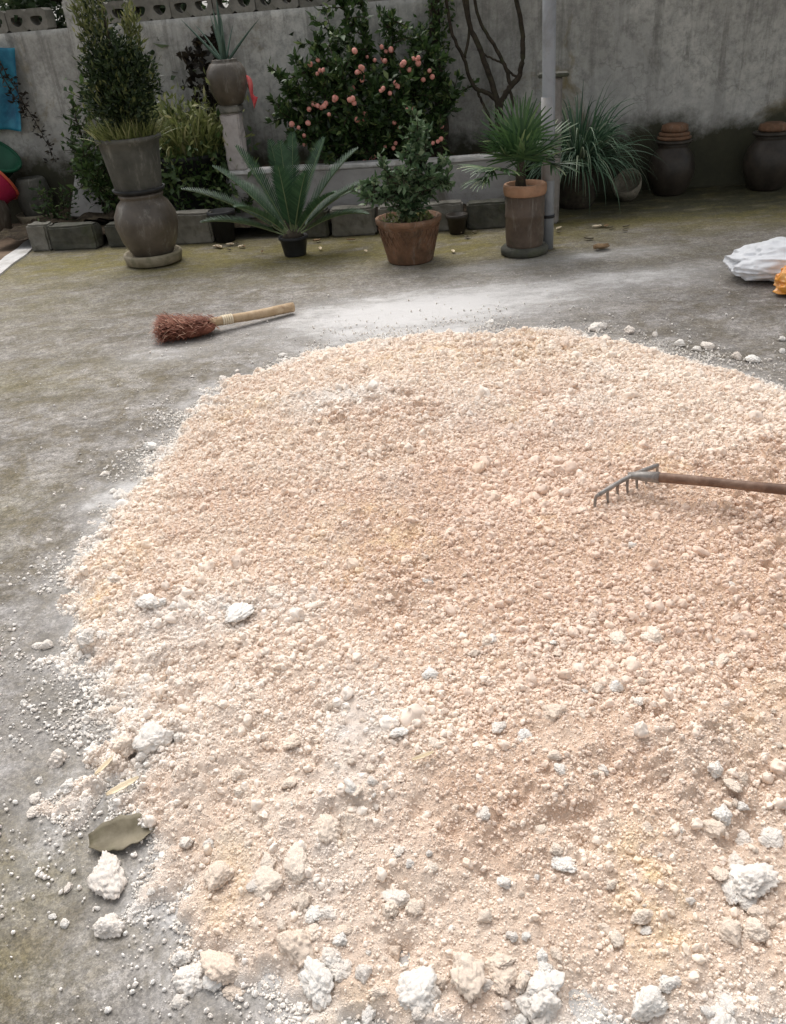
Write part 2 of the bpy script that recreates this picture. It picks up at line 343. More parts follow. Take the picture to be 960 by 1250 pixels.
def tube_data(path, rad, seg=8, cap=True):
    P = [Vector(p) for p in path]; V, F = [], []
    up = Vector((0.13, .2, 1)).normalized()
    for i, p in enumerate(P):
        t = (P[min(i+1, len(P)-1)]-P[max(i-1, 0)]).normalized()
        a = t.cross(up)
        if a.length < 1e-3: a = t.cross(Vector((1, 0, 0)))
        a.normalize(); b = t.cross(a).normalized()
        r_ = rad[i] if hasattr(rad, '__len__') else rad
        for k in range(seg):
            q = 2*PI*k/seg; V.append(p+a*math.cos(q)*r_+b*math.sin(q)*r_)
    for i in range(len(P)-1):
        for k in range(seg):
            F.append((i*seg+k, i*seg+(k+1) % seg, (i+1)*seg+(k+1) % seg, (i+1)*seg+k))
    if cap: F.append(tuple(range(seg-1, -1, -1))); F.append(tuple((len(P)-1)*seg+k for k in range(seg)))
    return V, F
def tube(name, path, rad, mat, parent=None, seg=8, loc=None):
    V, F = tube_data(path, rad, seg); return pyd(name, V, F, mat, parent, loc)
def tubes(name, list_, mat, parent=None, seg=6, loc=None):
    V, F = [], []
    for path, rad in list_:
        v, q = tube_data(path, rad, seg); o = len(V); V += v; F += [tuple(i+o for i in t) for t in q]
    return pyd(name, V, F, mat, parent, loc)
def smoothpath(pts, n=6, jit=0, seed=0):
    P = [Vector(p) for p in pts]; out = []; rr = random.Random(seed)
    for i in range(len(P)-1):
        a, b, c, d = P[max(i-1, 0)], P[i], P[i+1], P[min(i+2, len(P)-1)]
        for k in range(n):
            t = k/n
            q = .5*((2*b)+(-a+c)*t+(2*a-5*b+4*c-d)*t*t+(-a+3*b-3*c+d)*t**3)
            out.append(q+Vector([rr.uniform(-jit, jit) for _ in range(3)]))
    out.append(P[-1]); return out
def settint(me, vals):
    a = me.attributes.new('tint', 'FLOAT', 'POINT'); a.data.foreach_set('value', np.asarray(vals, np.float32))
def leaves(name, P, D, ln, wd, mat, parent=None, fold=.35, seed=0, loc=None, tint=None):
    """many small folded leaves: P base points, D directions"""
    rg = np.random.default_rng(seed); P = np.asarray(P, float); D = np.asarray(D, float); n = len(P)
    D = D/np.linalg.norm(D, axis=1, keepdims=True)
    L = ln*rg.uniform(.6, 1.3, n)[:, None]; W = wd*rg.uniform(.7, 1.3, n)[:, None]
    A = rg.normal(size=(n, 3)); A -= (A*D).sum(1, keepdims=True)*D; A /= np.linalg.norm(A, axis=1, keepdims=True)
    B = np.cross(D, A)
    mid = P+D*L*.5
    V = np.stack([P, mid+A*W*.5+B*W*fold*.4, mid, mid-A*W*.5+B*W*fold*.4, P+D*L-B*L*.12], 1).reshape(-1, 3)
    T = np.array([[0, 2, 1], [0, 3, 2], [1, 2, 4], [2, 3, 4]])
    T = (np.arange(n)[:, None, None]*5+T[None]).reshape(-1, 3)
    me = fastmesh(name, V, T)
    tv = rg.random(n) if tint is None else np.clip(tint+rg.normal(size=n)*.15, 0, 1)
    settint(me, np.repeat(tv, 5)); return link(name, me, mat, parent, loc, smooth=False)
def blades(name, P, D, ln, wd, mat, parent=None, droop=.5, seg=5, seed=0, loc=None, taper=1.0, arch=None):
    """strap leaves that bend down under their weight"""
    rg = np.random.default_rng(seed); P = np.asarray(P, float); D = np.asarray(D, float); n = len(P)
    D = D/np.linalg.norm(D, axis=1, keepdims=True)
    L = (ln*rg.uniform(.65, 1.2, n)) if np.isscalar(ln) else np.asarray(ln); dr = droop*rg.uniform(.5, 1.4, n)
    side = np.cross(D, np.array([0, 0, 1.0])+rg.normal(size=(n, 3))*.25); side /= np.linalg.norm(side, axis=1, keepdims=True)+1e-9
    V = np.zeros((n, seg+1, 2, 3)); pos = P.copy(); d = D.copy()
    for s in range(seg+1):
        t = s/seg; wv = wd*(math.sin(PI*min(1, .25+.75*t))**.6 if taper else 1)*(1-t**3)+.0006
        V[:, s, 0] = pos-side*wv*.5; V[:, s, 1] = pos+side*wv*.5
        pos = pos+d*(L/seg)[:, None]; d = d+np.array([0, 0, -1.0])*(dr/seg*(0.4+1.6*t))[:, None]; d /= np.linalg.norm(d, axis=1, keepdims=True)
    Q = []
    for s in range(seg): Q.append([2*s, 2*s+1, 2*s+3, 2*s+2])
    Q = np.array(Q); T = (np.arange(n)[:, None, None]*(2*(seg+1))+Q[None]).reshape(-1, 4)
    me = fastmesh(name, V.reshape(-1, 3), T); settint(me, np.repeat(rg.random(n), 2*(seg+1)))
    return link(name, me, mat, parent, loc, smooth=True)
def lump_mesh(name, seed, sub=4, amp=.35, squash=.75):
    bm = bmesh.new(); bmesh.ops.create_icosphere(bm, subdivisions=sub, radius=1)
    co = np.array([v.co[:] for v in bm.verts]); s = seed*5.17
    rg_ = np.random.default_rng(seed)
    d = amp*fbm(co[:, 0]*1.0+s, co[:, 1]*1.0+.3, co[:, 2]*1.0+.7, 2, seed)*1.9
    q = co*(1+d)[:, None]*rg_.uniform(.75, 1.2, 3)
    for _ in range(3):                                     # broken faces
        n_ = rg_.normal(size=3)*[1, 1, .8]; n_ /= np.linalg.norm(n_); c_ = rg_.uniform(.42, .8); t_ = q@n_
        q = q-np.outer(np.maximum(0, t_-c_)*.65, n_)
    e = 0
    for fq, am, k in ((2.7, .24, 9), (5.6, .17, 13), (11, .10, 19), (23, .055, 29)):
        e = e+am*(np.abs(vnoise(q[:, 0]*fq+s, q[:, 1]*fq, q[:, 2]*fq+.1, seed+k))-.3)
    e = e+.045*fbm(q[:, 0]*34+s, q[:, 1]*34, q[:, 2]*34+.1, 2, seed+39)
    q = q+co*e[:, None]; q[:, 2] = np.where(q[:, 2] < -.45, -.45+(q[:, 2]+.45)*.25, q[:, 2])*squash
    for v, c in zip(bm.verts, q): v.co = c
    me = bpy.data.meshes.new(name); bm.to_mesh(me); bm.free(); return me

# ------------------------------------------------------------------ wall frame: s along the wall, d towards the yard
WA = -.15
def WL(s, d, z=0):                        # wall front line y = 7.75 - .15 x
    return (s*math.cos(WA)-d*math.sin(-WA)*1.0, 7.75+s*math.sin(WA)-d*math.cos(WA), z)

# ================================================================== HEAP FIELD (needed by the ground for its powder margin)
OUT = [(-.718, 3.645), (-.466, 3.86), (-.18, 4.03), (.248, 4.10), (.578, 4.05), (.95, 3.98), (1.226, 3.66), (1.536, 3.25), (1.643, 3.03), (1.93, 2.55),
       (2.05, 2.0), (1.9, 1.4), (1.5, .98), (1.0, .74), (.57, .665), (.36, .655), (.235, .715), (.148, .69), (.036, .655), (-.13, .70), (-.209, .77), (-.34, .80), (-.45, .80),
       (-.47, .88), (-.45, .96), (-.53, 1.09), (-.62, 1.20), (-.75, 1.29), (-.79, 1.42), (-.73, 1.52), (-.80, 1.64), (-.93, 1.76), (-1.02, 2.05), (-1.02, 2.22), (-.985, 2.48), (-.90, 2.9), (-.81, 3.29)]
def heap_sd(x, y):
    d = poly_sd(x, y, OUT)
    near = np.maximum(sstep(2.4, 1.6, y)*sstep(-.2, -.6, x), .75*sstep(.1, -.5, x))
    return d+(.055+.05*near)*fbm(x*5, y*5, None, 4, 3)+(.03+.035*near)*vnoise(x*22, y*22, None, 8)+.02*near*vnoise(x*48, y*48, None, 12)
HOLES = [(-.05, .835, .022), (.245, .735, .035), (-.30, .79, .03), (-.64, 1.62, .04), (-.58, 1.50, .035), (-.62, 1.20, .03)]
def heap_h(x, y, d=None):
    if d is None: d = heap_sd(x, y)
    h = .028*sstep(-.03, .07, d)+.05*sstep(.02, .5, d)
    big = .018*fbm(x*2.3, y*2.3, None, 3, 41)+.014*fbm(x*7, y*7, None, 3, 43)+.045*np.minimum(0, fbm(x*19, y*19, None, 2, 44)+.10)*sstep(-.5, .5, fbm(x*1.9, y*1.9, None, 2, 45))
    h = h+big*sstep(0, .3, d)
    for hx, hy, hr in HOLES: h = h*(1-np.exp(-((x-hx)**2+(y-hy)**2)/(hr*hr)*.9)*1.15)
    return h-.012*(1-sstep(-.03, .03, d))
def heap_fine(x, y):
    c = sstep(-.25, .35, vnoise(x*1.7+3, y*1.7, None, 77)-.35*sstep(1.9, 1.1, y))  # crumbly or floury
    wx, wy = x+.018*vnoise(x*13, y*13, None, 101), y+.018*vnoise(x*13+9, y*13, None, 102)
    z = 0
    for fq, am, sd_ in ((9, .016, 1), (19, .018, 2), (38, .013, 3), (78, .0075, 4)):
        z = z+am*(np.abs(vnoise(wx*fq+sd_*3.3, wy*fq, None, 110+sd_))-.35)*(.35+.85*c)
    k2 = 1-np.clip(worley(x*95, y*95, 6), 0, 1)
    return z+.005*k2+.004*fbm(x*120, y*120, None, 2, 51)
def gauss(x, y, cx, cy, sx, sy=None): return np.exp(-((x-cx)/sx)**2-((y-cy)/(sy or sx))**2)
def heap_mix(x, y, d):
    edge = 1-sstep(-.01, .075, d+.03*fbm(x*9, y*9, None, 3, 61))
    n = fbm(x*3.3, y*3.3, None, 4, 63)
    wh = .8*edge+.28*gauss(x, y, -.50, 1.45, .26, .25)+.15*gauss(x, y, -.15, 1.0, .25, .3)+.1*gauss(x, y, .35, 3.75, 1.0, .25)+.8*gauss(x, y, -.18, 3.2, .26, .12)+.75*gauss(x, y, -.12, 1.33, .09, .16)+.45*gauss(x, y, -.58, 1.8, .2, .1)+.25*sstep(.15, .6, n)+.25*gauss(x, y, -.2, 1.02, .12, .15)
    n2 = fbm(x*4.1+7, y*4.1, None, 4, 67)
    corn = .75*gauss(x, y, .40, .89, .06, .11)+.45*gauss(x, y, -.38, 1.02, .07, .13)+.55*gauss(x, y, -.58, 3.25, .14, .1)+.4*gauss(x, y, -.86, 2.1, .09, .22)+.32*sstep(.2, .6, n2)+.3*gauss(x, y, .5, 3.6, .6, .3)+.35*gauss(x, y, -.12, .72, .08, .06)
    br = .75*gauss(x, y, .4, 2.1, .75, .75)+.5*gauss(x, y, .9, 1.8, .6, .55)+.12+.35*fbm(x*13, y*13, None, 3, 73)+.35*sstep(-.1, .5, fbm(x*2.6+2, y*2.6, None, 4, 71))*sstep(.1, .4, d)
    rag = np.clip(.55+1.6*fbm(x*26, y*26, None, 4, 75), 0, 1.5)
    return np.clip(wh*(.6+.4*rag), 0, 1), np.clip(corn*rag, 0, .85), np.clip(br, 0, 1)

# ================================================================== GROUND
def build_ground():
    xs = np.concatenate([[-60, -20, -8], np.arange(-4.5, 4.5, .04), [6, 15, 60]])
    ys = np.concatenate([[-40, -10, -2], np.arange(-.4, 8.6, .04), [10, 15, 30, 80]])
    X, Y = np.meshgrid(xs, ys); nx, ny = len(xs), len(ys)
    Z = .006*fbm(X*.8, Y*.8, None, 3, 5)*((np.abs(X) < 4.4) & (Y < 8.4) & (Y > -.4))
    V = np.stack([X, Y, Z], -1).reshape(-1, 3)
    i = np.arange(nx-1)[None, :]+nx*np.arange(ny-1)[:, None]; i = i.ravel()
    me = fastmesh('ground', V, np.stack([i, i+1, i+nx+1, i+nx], 1))
    x, y = X.ravel(), Y.ravel(); d = heap_sd(x, y)
    n = fbm(x*1.1, y*1.1, None, 4, 21)
    yy = y+.145*x                                                  # distance along the planter direction
    moss = 1.1*np.exp(-((yy-6.05)/.42)**2)*sstep(2.2, .2, x)+.8*sstep(5.75, 6.7, yy)*sstep(.9, 1.6, x)+.22*sstep(4.6, 5.6, yy)+.5*gauss(x, y, -1.85, 3.9, .7, .35)+.35*gauss(x, y, -1.5, 2.5, .25, .5)+.4*gauss(x, y, -2.2, 5.2, .8, .7)+.45*gauss(x, y, -.8, .95, .18, .25)+.35*sstep(6.2, 6.6, yy)
    moss = moss*(.85+.6*n)
    dust = .62*np.exp(np.minimum(d, 0)/.10)*(.8+.5*n)+.72*gauss(x, y, .05, 4.45, .85, .42)+.5*gauss(x, y, .7, 4.7, .9, .35)+.42*gauss(x, y, -1.15, 4.15, .3, .16)+.6*gauss(x, y, 1.55, 5.42, .5, .15)+.48*gauss(x, y, 1.75, 4.85, .6, .22)+.42*gauss(x, y, .8, 5.3, .5, .14)
    dust += .32*gauss(x, y, -1.05, 2.65, .16, .12)+.12*gauss(x, y, -1.0, 1.6, .3, .5)+.08*gauss(x, y, -.7, 1.0, .35, .3)+.04
    stain = .72+.6*gauss(x, y, -1.5, 2.7, .6, .9)+.55*gauss(x, y, -1.2, 3.6, .6, .5)+.5*gauss(x, y, -.75, .95, .3, .35)+.3*n
    col = np.stack([np.clip(moss, 0, 1), np.clip(dust, 0, 1), np.clip(stain, 0, 1), np.clip(.95*sstep(6.25, 6.95, yy+.2*n)*sstep(.9, 1.6, x), 0, 1)], 1).astype(np.float32)  # alpha: ground gets darker towards the wall, right of the pole
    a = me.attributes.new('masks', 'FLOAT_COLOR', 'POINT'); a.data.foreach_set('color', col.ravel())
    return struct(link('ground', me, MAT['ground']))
build_ground()
V = [(-9, 1.0, .006), (-2.97, 1.0, .006), (-2.90, 6.3, .006), (-2.93, 8.4, .006), (-9, 9.2, .006)]
struct(pyd('dirt_path', V, [(0, 1, 2, 3, 4)], MAT['dirt']))
sp = smoothpath([(-2.80, 1.0, 0), (-2.80, 4, 0), (-2.825, 6.3, 0), (-2.87, 7.55, 0)], 10)
V, F = [], []
for i, p in enumerate(sp):
    wv = .075+.008*math.sin(i*1.7)
    V += [(p.x-wv, p.y, .0), (p.x-wv, p.y, .016), (p.x+wv, p.y, .016), (p.x+wv, p.y, .0)]
for i in range(len(sp)-1):
    for k in range(3): F.append((4*i+k, 4*i+k+1, 4*i+k+5, 4*i+k+4))
F += [(0, 1, 2, 3), (4*len(sp)-1, 4*len(sp)-2, 4*len(sp)-3, 4*len(sp)-4)]
struct(pyd('edge_strip', V, F, MAT['stripe'], smooth=False))

# ================================================================== BOUNDARY WALL
wall = thing('boundary_wall', 'tall weathered grey rendered yard wall with pierced coping blocks', 'wall', WL(0, 0), WA)
def wall_body():
    xs = np.arange(-8, 6.001, .05); zs = np.linspace(-.05, 1.545, 33)
    X, Z = np.meshgrid(xs, zs); Yf = .012*fbm(X*2, Z*2, None, 4, 91)
    n = X.size; V = np.concatenate([np.stack([X, Yf, Z], -1).reshape(-1, 3), np.stack([X, np.full_like(X, .2), Z], -1).reshape(-1, 3)])
    nx, nz = len(xs), len(zs); i = (np.arange(nx-1)[None]+nx*np.arange(nz-1)[:, None]).ravel()
    T = [np.stack([i, i+1, i+nx+1, i+nx], 1), np.stack([i+n, i+n+nx, i+n+nx+1, i+n+1], 1)]
    t = np.arange(nx-1)+nx*(nz-1); T.append(np.stack([t, t+1, t+1+n, t+n], 1))
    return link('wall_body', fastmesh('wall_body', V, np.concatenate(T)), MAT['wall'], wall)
wall_body()
def pierced_block(L=.352, H=.165, D=.16, holes=2):
    V, F = [], []; n = 20; cw = L/holes
    for h in range(holes):
        cx = -L/2+cw*(h+.5); rings = []
        for yy in (-D/2, D/2):
            o, q = len(V), []
            for k in range(n):
                a = 2*PI*k/n; c, s = math.cos(a), math.sin(a)
                m = min((cw/2)/max(abs(c), 1e-6), (H/2)/max(abs(s), 1e-6)); V.append((cx+c*m, yy, H/2+s*m))
            for k in range(n):
                a = 2*PI*k/n; V.append((cx+.054*math.cos(a), yy, H/2+.036*math.sin(a)+.008*math.cos(2*a)))
            rings.append(o)
        f0, b0 = rings
        for k in range(n):
            k2 = (k+1) % n
            F += [(f0+k, f0+k2, f0+n+k2, f0+n+k), (b0+k, b0+n+k, b0+n+k2, b0+k2), (f0+n+k, f0+n+k2, b0+n+k2, b0+n+k)]
            F.append((f0+k, b0+k, b0+k2, f0+k2))
    me = bpy.data.meshes.new('coping_block'); me.from_pydata(V, [], F); me.update(); return me
pb = pierced_block(); pb.materials.append(MAT['block'])
x = -7.8; i = 0
while x < 5.8:
    if not (-2.42 < x < -2.16):
        o = bpy.data.objects.new('coping_block', pb); C.objects.link(o); o.parent = wall
        o.location = (x, .09+random.uniform(-.006, .006), 1.542+random.uniform(-.004, .003)); o.rotation_euler = (0, random.uniform(-.012, .012), random.uniform(-.015, .015))
    x += .36; i += 1
box('wall_pier', .26, .26, 1.74, MAT['wall'], wall, (-2.27, .085, 0), cuts=5)

# shed roof over the right-hand corner, carried by the grey pole and the wall (above the frame)
roof = thing('shed_roof', 'corrugated lean-to roof over the jar corner, carried by the grey pole', 'roof', (0, 0, 0))
def roof_sheet():
    V, F = [], []; xs = np.arange(1.02, 5.0, .025); d = [(5.5, 3.06), (8.0, 3.36)]
    for (yy, z) in d:
        for x_ in xs: V.append((x_, yy-.15*x_+.15*1.15, z+.018*math.sin(x_*2*PI/.13)))
    n = len(xs)
    for k in range(n-1): F.append((k, k+1, n+k+1, n+k))
    o = pyd('roof_sheet', V, F, MAT['roof'], roof); so_ = o.modifiers.new('thickness', 'SOLIDIFY'); so_.thickness = .006; return o
roof_sheet()
tube('roof_beam', [(1.0, 5.68, 3.02), (5.0, 5.08, 3.02)], .045, MAT['bark'], roof, 8)

# ================================================================== RAISED BED, SOIL STRIP, KERB BLOCKS
bed = thing('raised_bed', 'raised rendered planting bed with whitish top edge under the fruit bush', 'planter', WL(0, 0), WA)
box('bed_front', 2.35, .10, .42, MAT['bed'], bed, (.16, -.68, 0), bev=.008, rough=.01, cuts=8, seed=3)
for sx in (-1.02, 1.34): box('bed_end', .09, .64, .40, MAT['bed'], bed, (sx, -.31, 0), bev=.008, cuts=3, seed=4)
box('bed_capping', 2.38, .125, .035, MAT['bedtop'], bed, (.16, -.68, .418), bev=.008, rough=.012, cuts=10, seed=6)
def lumpy_sheet(name, x0, x1, y0, y1, z, amp, mat, parent, st=.03, seed=1):
    xs = np.arange(x0, x1+st/2, st); ys = np.arange(y0, y1+st/2, st); X, Y = np.meshgrid(xs, ys)
    Z = z+amp*fbm(X*7, Y*7, None, 4, seed); nx, ny = len(xs), len(ys); i = (np.arange(nx-1)[None]+nx*np.arange(ny-1)[:, None]).ravel()
    return link(name, fastmesh(name, np.stack([X, Y, Z], -1).reshape(-1, 3), np.stack([i, i+1, i+nx+1, i+nx], 1)), mat, parent)
lumpy_sheet('soil', -.98, 1.30, -.64, -.01, .385, .05, MAT['soil'], bed, seed=11)
so1 = struct(lumpy_sheet('soil_strip', -3.0, 1.42, -1.13, -.70, .10, .05, MAT['soil'], None, seed=13)); so1.location = WL(0, 0); so1.rotation_euler = (0, 0, WA)
so2 = struct(lumpy_sheet('soil_bed', -3.0, -1.08, -.74, -.01, .11, .06, MAT['soil'], None, seed=14)); so2.location = WL(0, 0); so2.rotation_euler = (0, 0, WA)
KB = [(-2.52, .17, .15, .205, 'block', 'pale end block of the planter kerb beside the white edge strip'),
      (-2.22, .40, .15, .19, 'block_dark', 'dark mossy kerb block between the pale end block and the big jar'),
      (-1.74, .42, .15, .18, 'block_dark', 'dark kerb block hidden behind the big brown jar'),
      (-1.27, .42, .16, .235, 'block', 'plain grey kerb block standing between the jar and the cycad'),
      (-.30, .33, .15, .20, 'block_dark', 'dark stained kerb block right behind the cycad fronds'),
      (.06, .34, .15, .205, 'block', 'grey kerb block behind the small bush pot'),
      (.42, .32, .15, .205, 'block', 'grey kerb block with dark joint behind the woven pot rim'),
      (.75, .30, .15, .20, 'block', 'pale framed kerb block behind the tiny dark pot'),
      (1.08, .30, .15, .19, 'block_dark', 'mossy kerb block behind the tall cylindrical pot')]
for k, (s, L_, D_, H_, m_, lab) in enumerate(KB):
    o = box('kerb_block', L_, D_, H_, MAT[m_], None, WL(s, 1.14+random.uniform(-.015, .015), 0), WA+random.uniform(-.04, .04), bev=.014, rough=.012, seed=20+k)
    tag(o, lab, 'block', 'concrete blocks edging the planting strip')
box_pot = lathe('small_pot', [(.055, 0), (.075, .11), (.083, .115), (.083, .14), (.07, .14), (.06, .10)], MAT['blackjar'], None, WL(.86, 1.29, 0), 24)
tag(box_pot, 'tiny dark flowerpot in front of the pale kerb block', 'pot')
bp = lathe('nursery_pot', [(.075, 0), (.10, .20), (.11, .205), (.11, .235), (.095, .235), (.085, .17)], MAT['black'], None, WL(-.98, 1.17, 0), 24)
tag(bp, 'black plastic nursery pot between two kerb blocks', 'pot')

# ================================================================== POLE AND POST
pole = thing('support_pole', 'tall grey plastic pipe pole beside the cylindrical palm pot', 'pole', (1.20, 5.67, 0))
tube('pipe', [(0, 0, 0), (-.005, 0, .5), (-.02, 0, 1.2), (-.055, 0, 3.0)], .040, MAT['pvc'], pole, 24)
pipe_ = pole.children[0]
tube('sleeve', [(-.004, 0, .44), (-.012, 0, .70), (-.0195, 0, .93)], [.0425, .0425, .0425], MAT['sleeve'], pipe_, 24)
tube('strap', [(0, 0, .205), (0, 0, .225)], .0435, MAT['black'], pipe_, 24)
post = thing('concrete_post', 'short square pale concrete post with flat cap behind the grey pole', 'post', (1.375, 6.45, 0), -.15)
box('post_shaft', .13, .13, .99, MAT['post'], post, (0, 0, 0), cuts=3, seed=31)
box('post_cap', .21, .20, .025, MAT['block_dark'], post, (0, 0, .988), cuts=2, seed=32, bev=.006, rough=.004)

# ================================================================== JAR STACK WITH SHRUB (left)
cx, cy = -1.60, 6.22
o = lathe('stone_dish', [(.155, 0), (.20, .015), (.212, .07), (.205, .085), (.185, .085), (.17, .06)], MAT['dish'], None, (cx, cy, 0), 40, .015, 2)
tag(o, 'round mossy stone dish under the big brown jar', 'dish')
o = lathe('storage_jar', [(.125, 0), (.15, .02), (.195, .11), (.222, .22), (.215, .29), (.18, .36), (.145, .395), (.15, .405), (.158, .42), (.150, .432), (.13, .432), (.125, .40)], MAT['jar'], None, (cx+.005, cy, .061), 48, .012, 1)
tag(o, 'big bulging brown clay jar standing in a stone dish, pot on top', 'jar')
o = lathe('saucer', [(.14, 0), (.175, .012), (.185, .035), (.17, .035), (.16, .02)], MAT['black'], None, (cx, cy, .492), 40)
tag(o, 'dark shallow saucer between the brown jar and the grey pot', 'saucer')
sh = thing('potted_conifer', 'dense dark upright shrub in a round grey pot atop the big jar', 'potted plant', (cx, cy, .508), .2)
lathe('pot', [(.155, 0), (.163, .015), (.195, .25), (.205, .315), (.222, .325), (.225, .35), (.205, .352), (.195, .30)], MAT['greypot'], sh, None, 48, .008, 3)
lathe('soil', [(.10, .29), (.195, .315), (.19, .325), (.05, .335)], MAT['soil'], sh, None, 30)
def cloud(n, fn, rg):
    """points in a volume: fn(p) -> keep"""
    out = []
    while len(out) < n:
        p = fn(rg)
        if p is not None: out.append(p)
    return np.array(out)
rg = np.random.default_rng(11)
def crown_pt(rg, cz, rz, rx, ox=0):
    v = rg.normal(size=3); v /= np.linalg.norm(v); a = math.atan2(v[1], v[0])
    k = rg.random()**.35*(1+.18*math.sin(3*a+v[2]*5+cz)+.14*math.sin(7*a-v[2]*9)+.10*math.sin(13*a+v[2]*17))
    return (ox+v[0]*rx*k, v[1]*rx*k, cz+v[2]*rz*k)
P = np.array([crown_pt(rg, .66, .27, .215, .03) for _ in range(7500)]+[crown_pt(rg, .98, .24, .10, -.04) for _ in range(260)])
D = np.stack([P[:, 0]*2.0, P[:, 1]*2.0, np.full(len(P), .55)], 1)+rg.normal(size=P.shape)*.5
stuff(leaves('foliage', P, D, .045, .017, MAT['L_conifer'], sh, seed=2))
P2 = np.array([crown_pt(rg, 1.06, .27, .12, -.07) for _ in range(520)]+[crown_pt(rg, .95, .16, .06, .17) for _ in range(260)]+[crown_pt(rg, .62, .2, .22, -.04) for _ in range(200)])
stuff(leaves('shoots', P2, np.stack([P2[:, 0], P2[:, 1], np.full(len(P2), .6)], 1)+rg.normal(size=P2.shape)*.35, .06, .014, MAT['L_olive'], sh, seed=5))
n = 750; a = rg.uniform(0, 2*PI, n); q = np.sqrt(rg.random(n))*.20
P3 = np.stack([q*np.cos(a), q*np.sin(a), np.full(n, .32)], 1)
stuff(blades('grass_tuft', P3, np.stack([np.cos(a)*.5, np.sin(a)*.5, np.ones(n)], 1)+rg.normal(size=(n, 3))*.3, .17, .008, MAT['L_pale'], sh, .7, 4, 6))
tubes('trunk', [([(0, 0, .3), (.01, 0, .6), (.02, .01, 1.2)], [.022, .018, .008]), ([(.03, .02, .3), (.07, .03, .8)], [.014, .006]), ([(-.03, -.02, .3), (-.06, .0, .8)], [.014, .006])], MAT['bark'], sh)

def twiggy(name, label, cat, loc, stems, leafmat, nl, ll, lw, seed, spread=.10, group=None, bark='bark', leafdir=.5, rad=.010, tintgrad=False):
    """a shrub: stems (paths in local space), twigs off the stems, leaves off the twigs"""
    rr = random.Random(seed); rg = np.random.default_rng(seed)
    t = thing(name, label, cat, loc, 0, group); tl = []; P, D = [], []; tw = []
    for pth in stems:
        sp_ = smoothpath(pth, 5, .006, seed); m = len(sp_); tl.append((sp_, [rad*(1-.75*i/m) for i in range(m)]))
        for i in range(1, m):
            if rr.random() < .85 and i > m*.18:
                for _ in range(2):
                    d = Vector((rr.gauss(0, 1), rr.gauss(0, 1), rr.gauss(.35, .7))).normalized(); L = spread*rr.uniform(.5, 1.5)
                    e = sp_[i]+d*L; tl.append(([sp_[i], (sp_[i]+e)/2+Vector((0, 0, .006)), e], [rad*.35, rad*.28, rad*.15])); tw.append((sp_[i], e))
            tw.append((sp_[i-1], sp_[i]))
    global LAST_TW; LAST_TW = [e for (p, e) in tw]
    per = max(1, nl//len(tw))
    for (p, e) in tw:
        ax = (e-p).normalized()
        for _ in range(per):
            u = rr.random(); q = p.lerp(e, u)
            d = ax*leafdir+Vector((rr.gauss(0, 1), rr.gauss(0, 1), rr.gauss(.15, .8)))*.6
            P.append(q); D.append(d)
    tubes('stems', tl, MAT[bark], t, 5)
    stuff(leaves('foliage', np.array([p[:] for p in P]), np.array([d[:] for d in D]), ll, lw, MAT[leafmat], t, seed=seed)); return t
rr = random.Random(5)
def fanstems(n, h, wx, wy, lean=(0, 0), hj=.25, x0=.05, seed=0):
    rr = random.Random(seed); out = []
    for i in range(n):
        a = rr.uniform(-1, 1); b = rr.uniform(-1, 1); hh = h*(1-.45*a*a)*rr.uniform(1-hj, 1+hj*.4)
        out.append([(a*x0, b*x0, 0), (a*wx*.45+lean[0]*.3, b*wy*.45, hh*.4), (a*wx*.85+lean[0]*.7, b*wy*.8, hh*.75), (a*wx+lean[0], b*wy+lean[1], hh)])
    return out
twiggy('climbing_shrub', 'loose leafy climber with pale flecked leaves rising beside the grey pot', 'shrub', WL(-2.10, .62, .10), [[(.1, 0, 0), (.02, 0, .35), (.05, -.02, .7), (.0, -.05, 1.02)], [(.1, 0, 0), (.12, -.05, .4), (.16, -.05, .8), (.10, 0, 1.1)], [(.1, 0, 0), (-.12, 0, .35), (-.13, 0, .6)], [(.1, 0, 0), (.2, -.1, .3), (.25, -.1, .62)], [(.05, .0, .1), (-.05, -.05, .3), (-.10, -.1, .45)]], 'L_dark', 1000, .075, .032, 21, .14)

twiggy('leafy_shrub', 'dark leafy shrub filling the gap between grey pot and black tub', 'shrub', WL(-1.72, .42, .10), fanstems(11, .85, .30, .15, seed=6), 'L_dark', 1500, .07, .03, 61, .13, rad=.008)
twiggy('leafy_shrub', 'slender leafy shrub against the wall behind the climber and the grey pot', 'shrub', WL(-2.28, .30, .10), fanstems(9, .95, .22, .12, seed=7), 'L_dark', 900, .065, .028, 62, .12, rad=.007)
# ================================================================== MIDDLE LEFT: black tub with pale plants, dried climber
tb = thing('tub_plant', 'pale yellow green plants growing out of a large black tub by the wall', 'potted plant', WL(-1.38, .52, .08))
lathe('tub', [(.20, 0), (.22, .02), (.27, .46), (.285, .47), (.285, .50), (.265, .50), (.25, .44)], MAT['black'], tb, None, 36)
lathe('soil', [(.10, .42), (.255, .45), (.25, .46), (.05, .47)], MAT['soil'], tb, None, 24)
n = 520; a = rg.uniform(0, 2*PI, n); q = np.sqrt(rg.random(n))*.24; P = np.stack([q*np.cos(a)*1.15, q*np.sin(a), np.full(n, .45)+rg.random(n)*.1], 1)
stuff(blades('blade_leaves', P, np.stack([np.cos(a)*.35, np.sin(a)*.3, np.ones(n)], 1)+rg.normal(size=(n, 3))*.22, .33, .016, MAT['L_pale'], tb, 1.5, 6, 8))
P = rg.normal(size=(1000, 3))*[.21, .15, .13]+[-.02, -.02, .66]
stuff(leaves('small_leaves', P, rg.normal(size=(1000, 3))*[.6, .6, .4]+[0, 0, .7], .085, .024, MAT['L_pale'], tb, seed=9))
P = rg.normal(size=(1500, 3))*[.20, .13, .13]+[.02, -.12, .36]
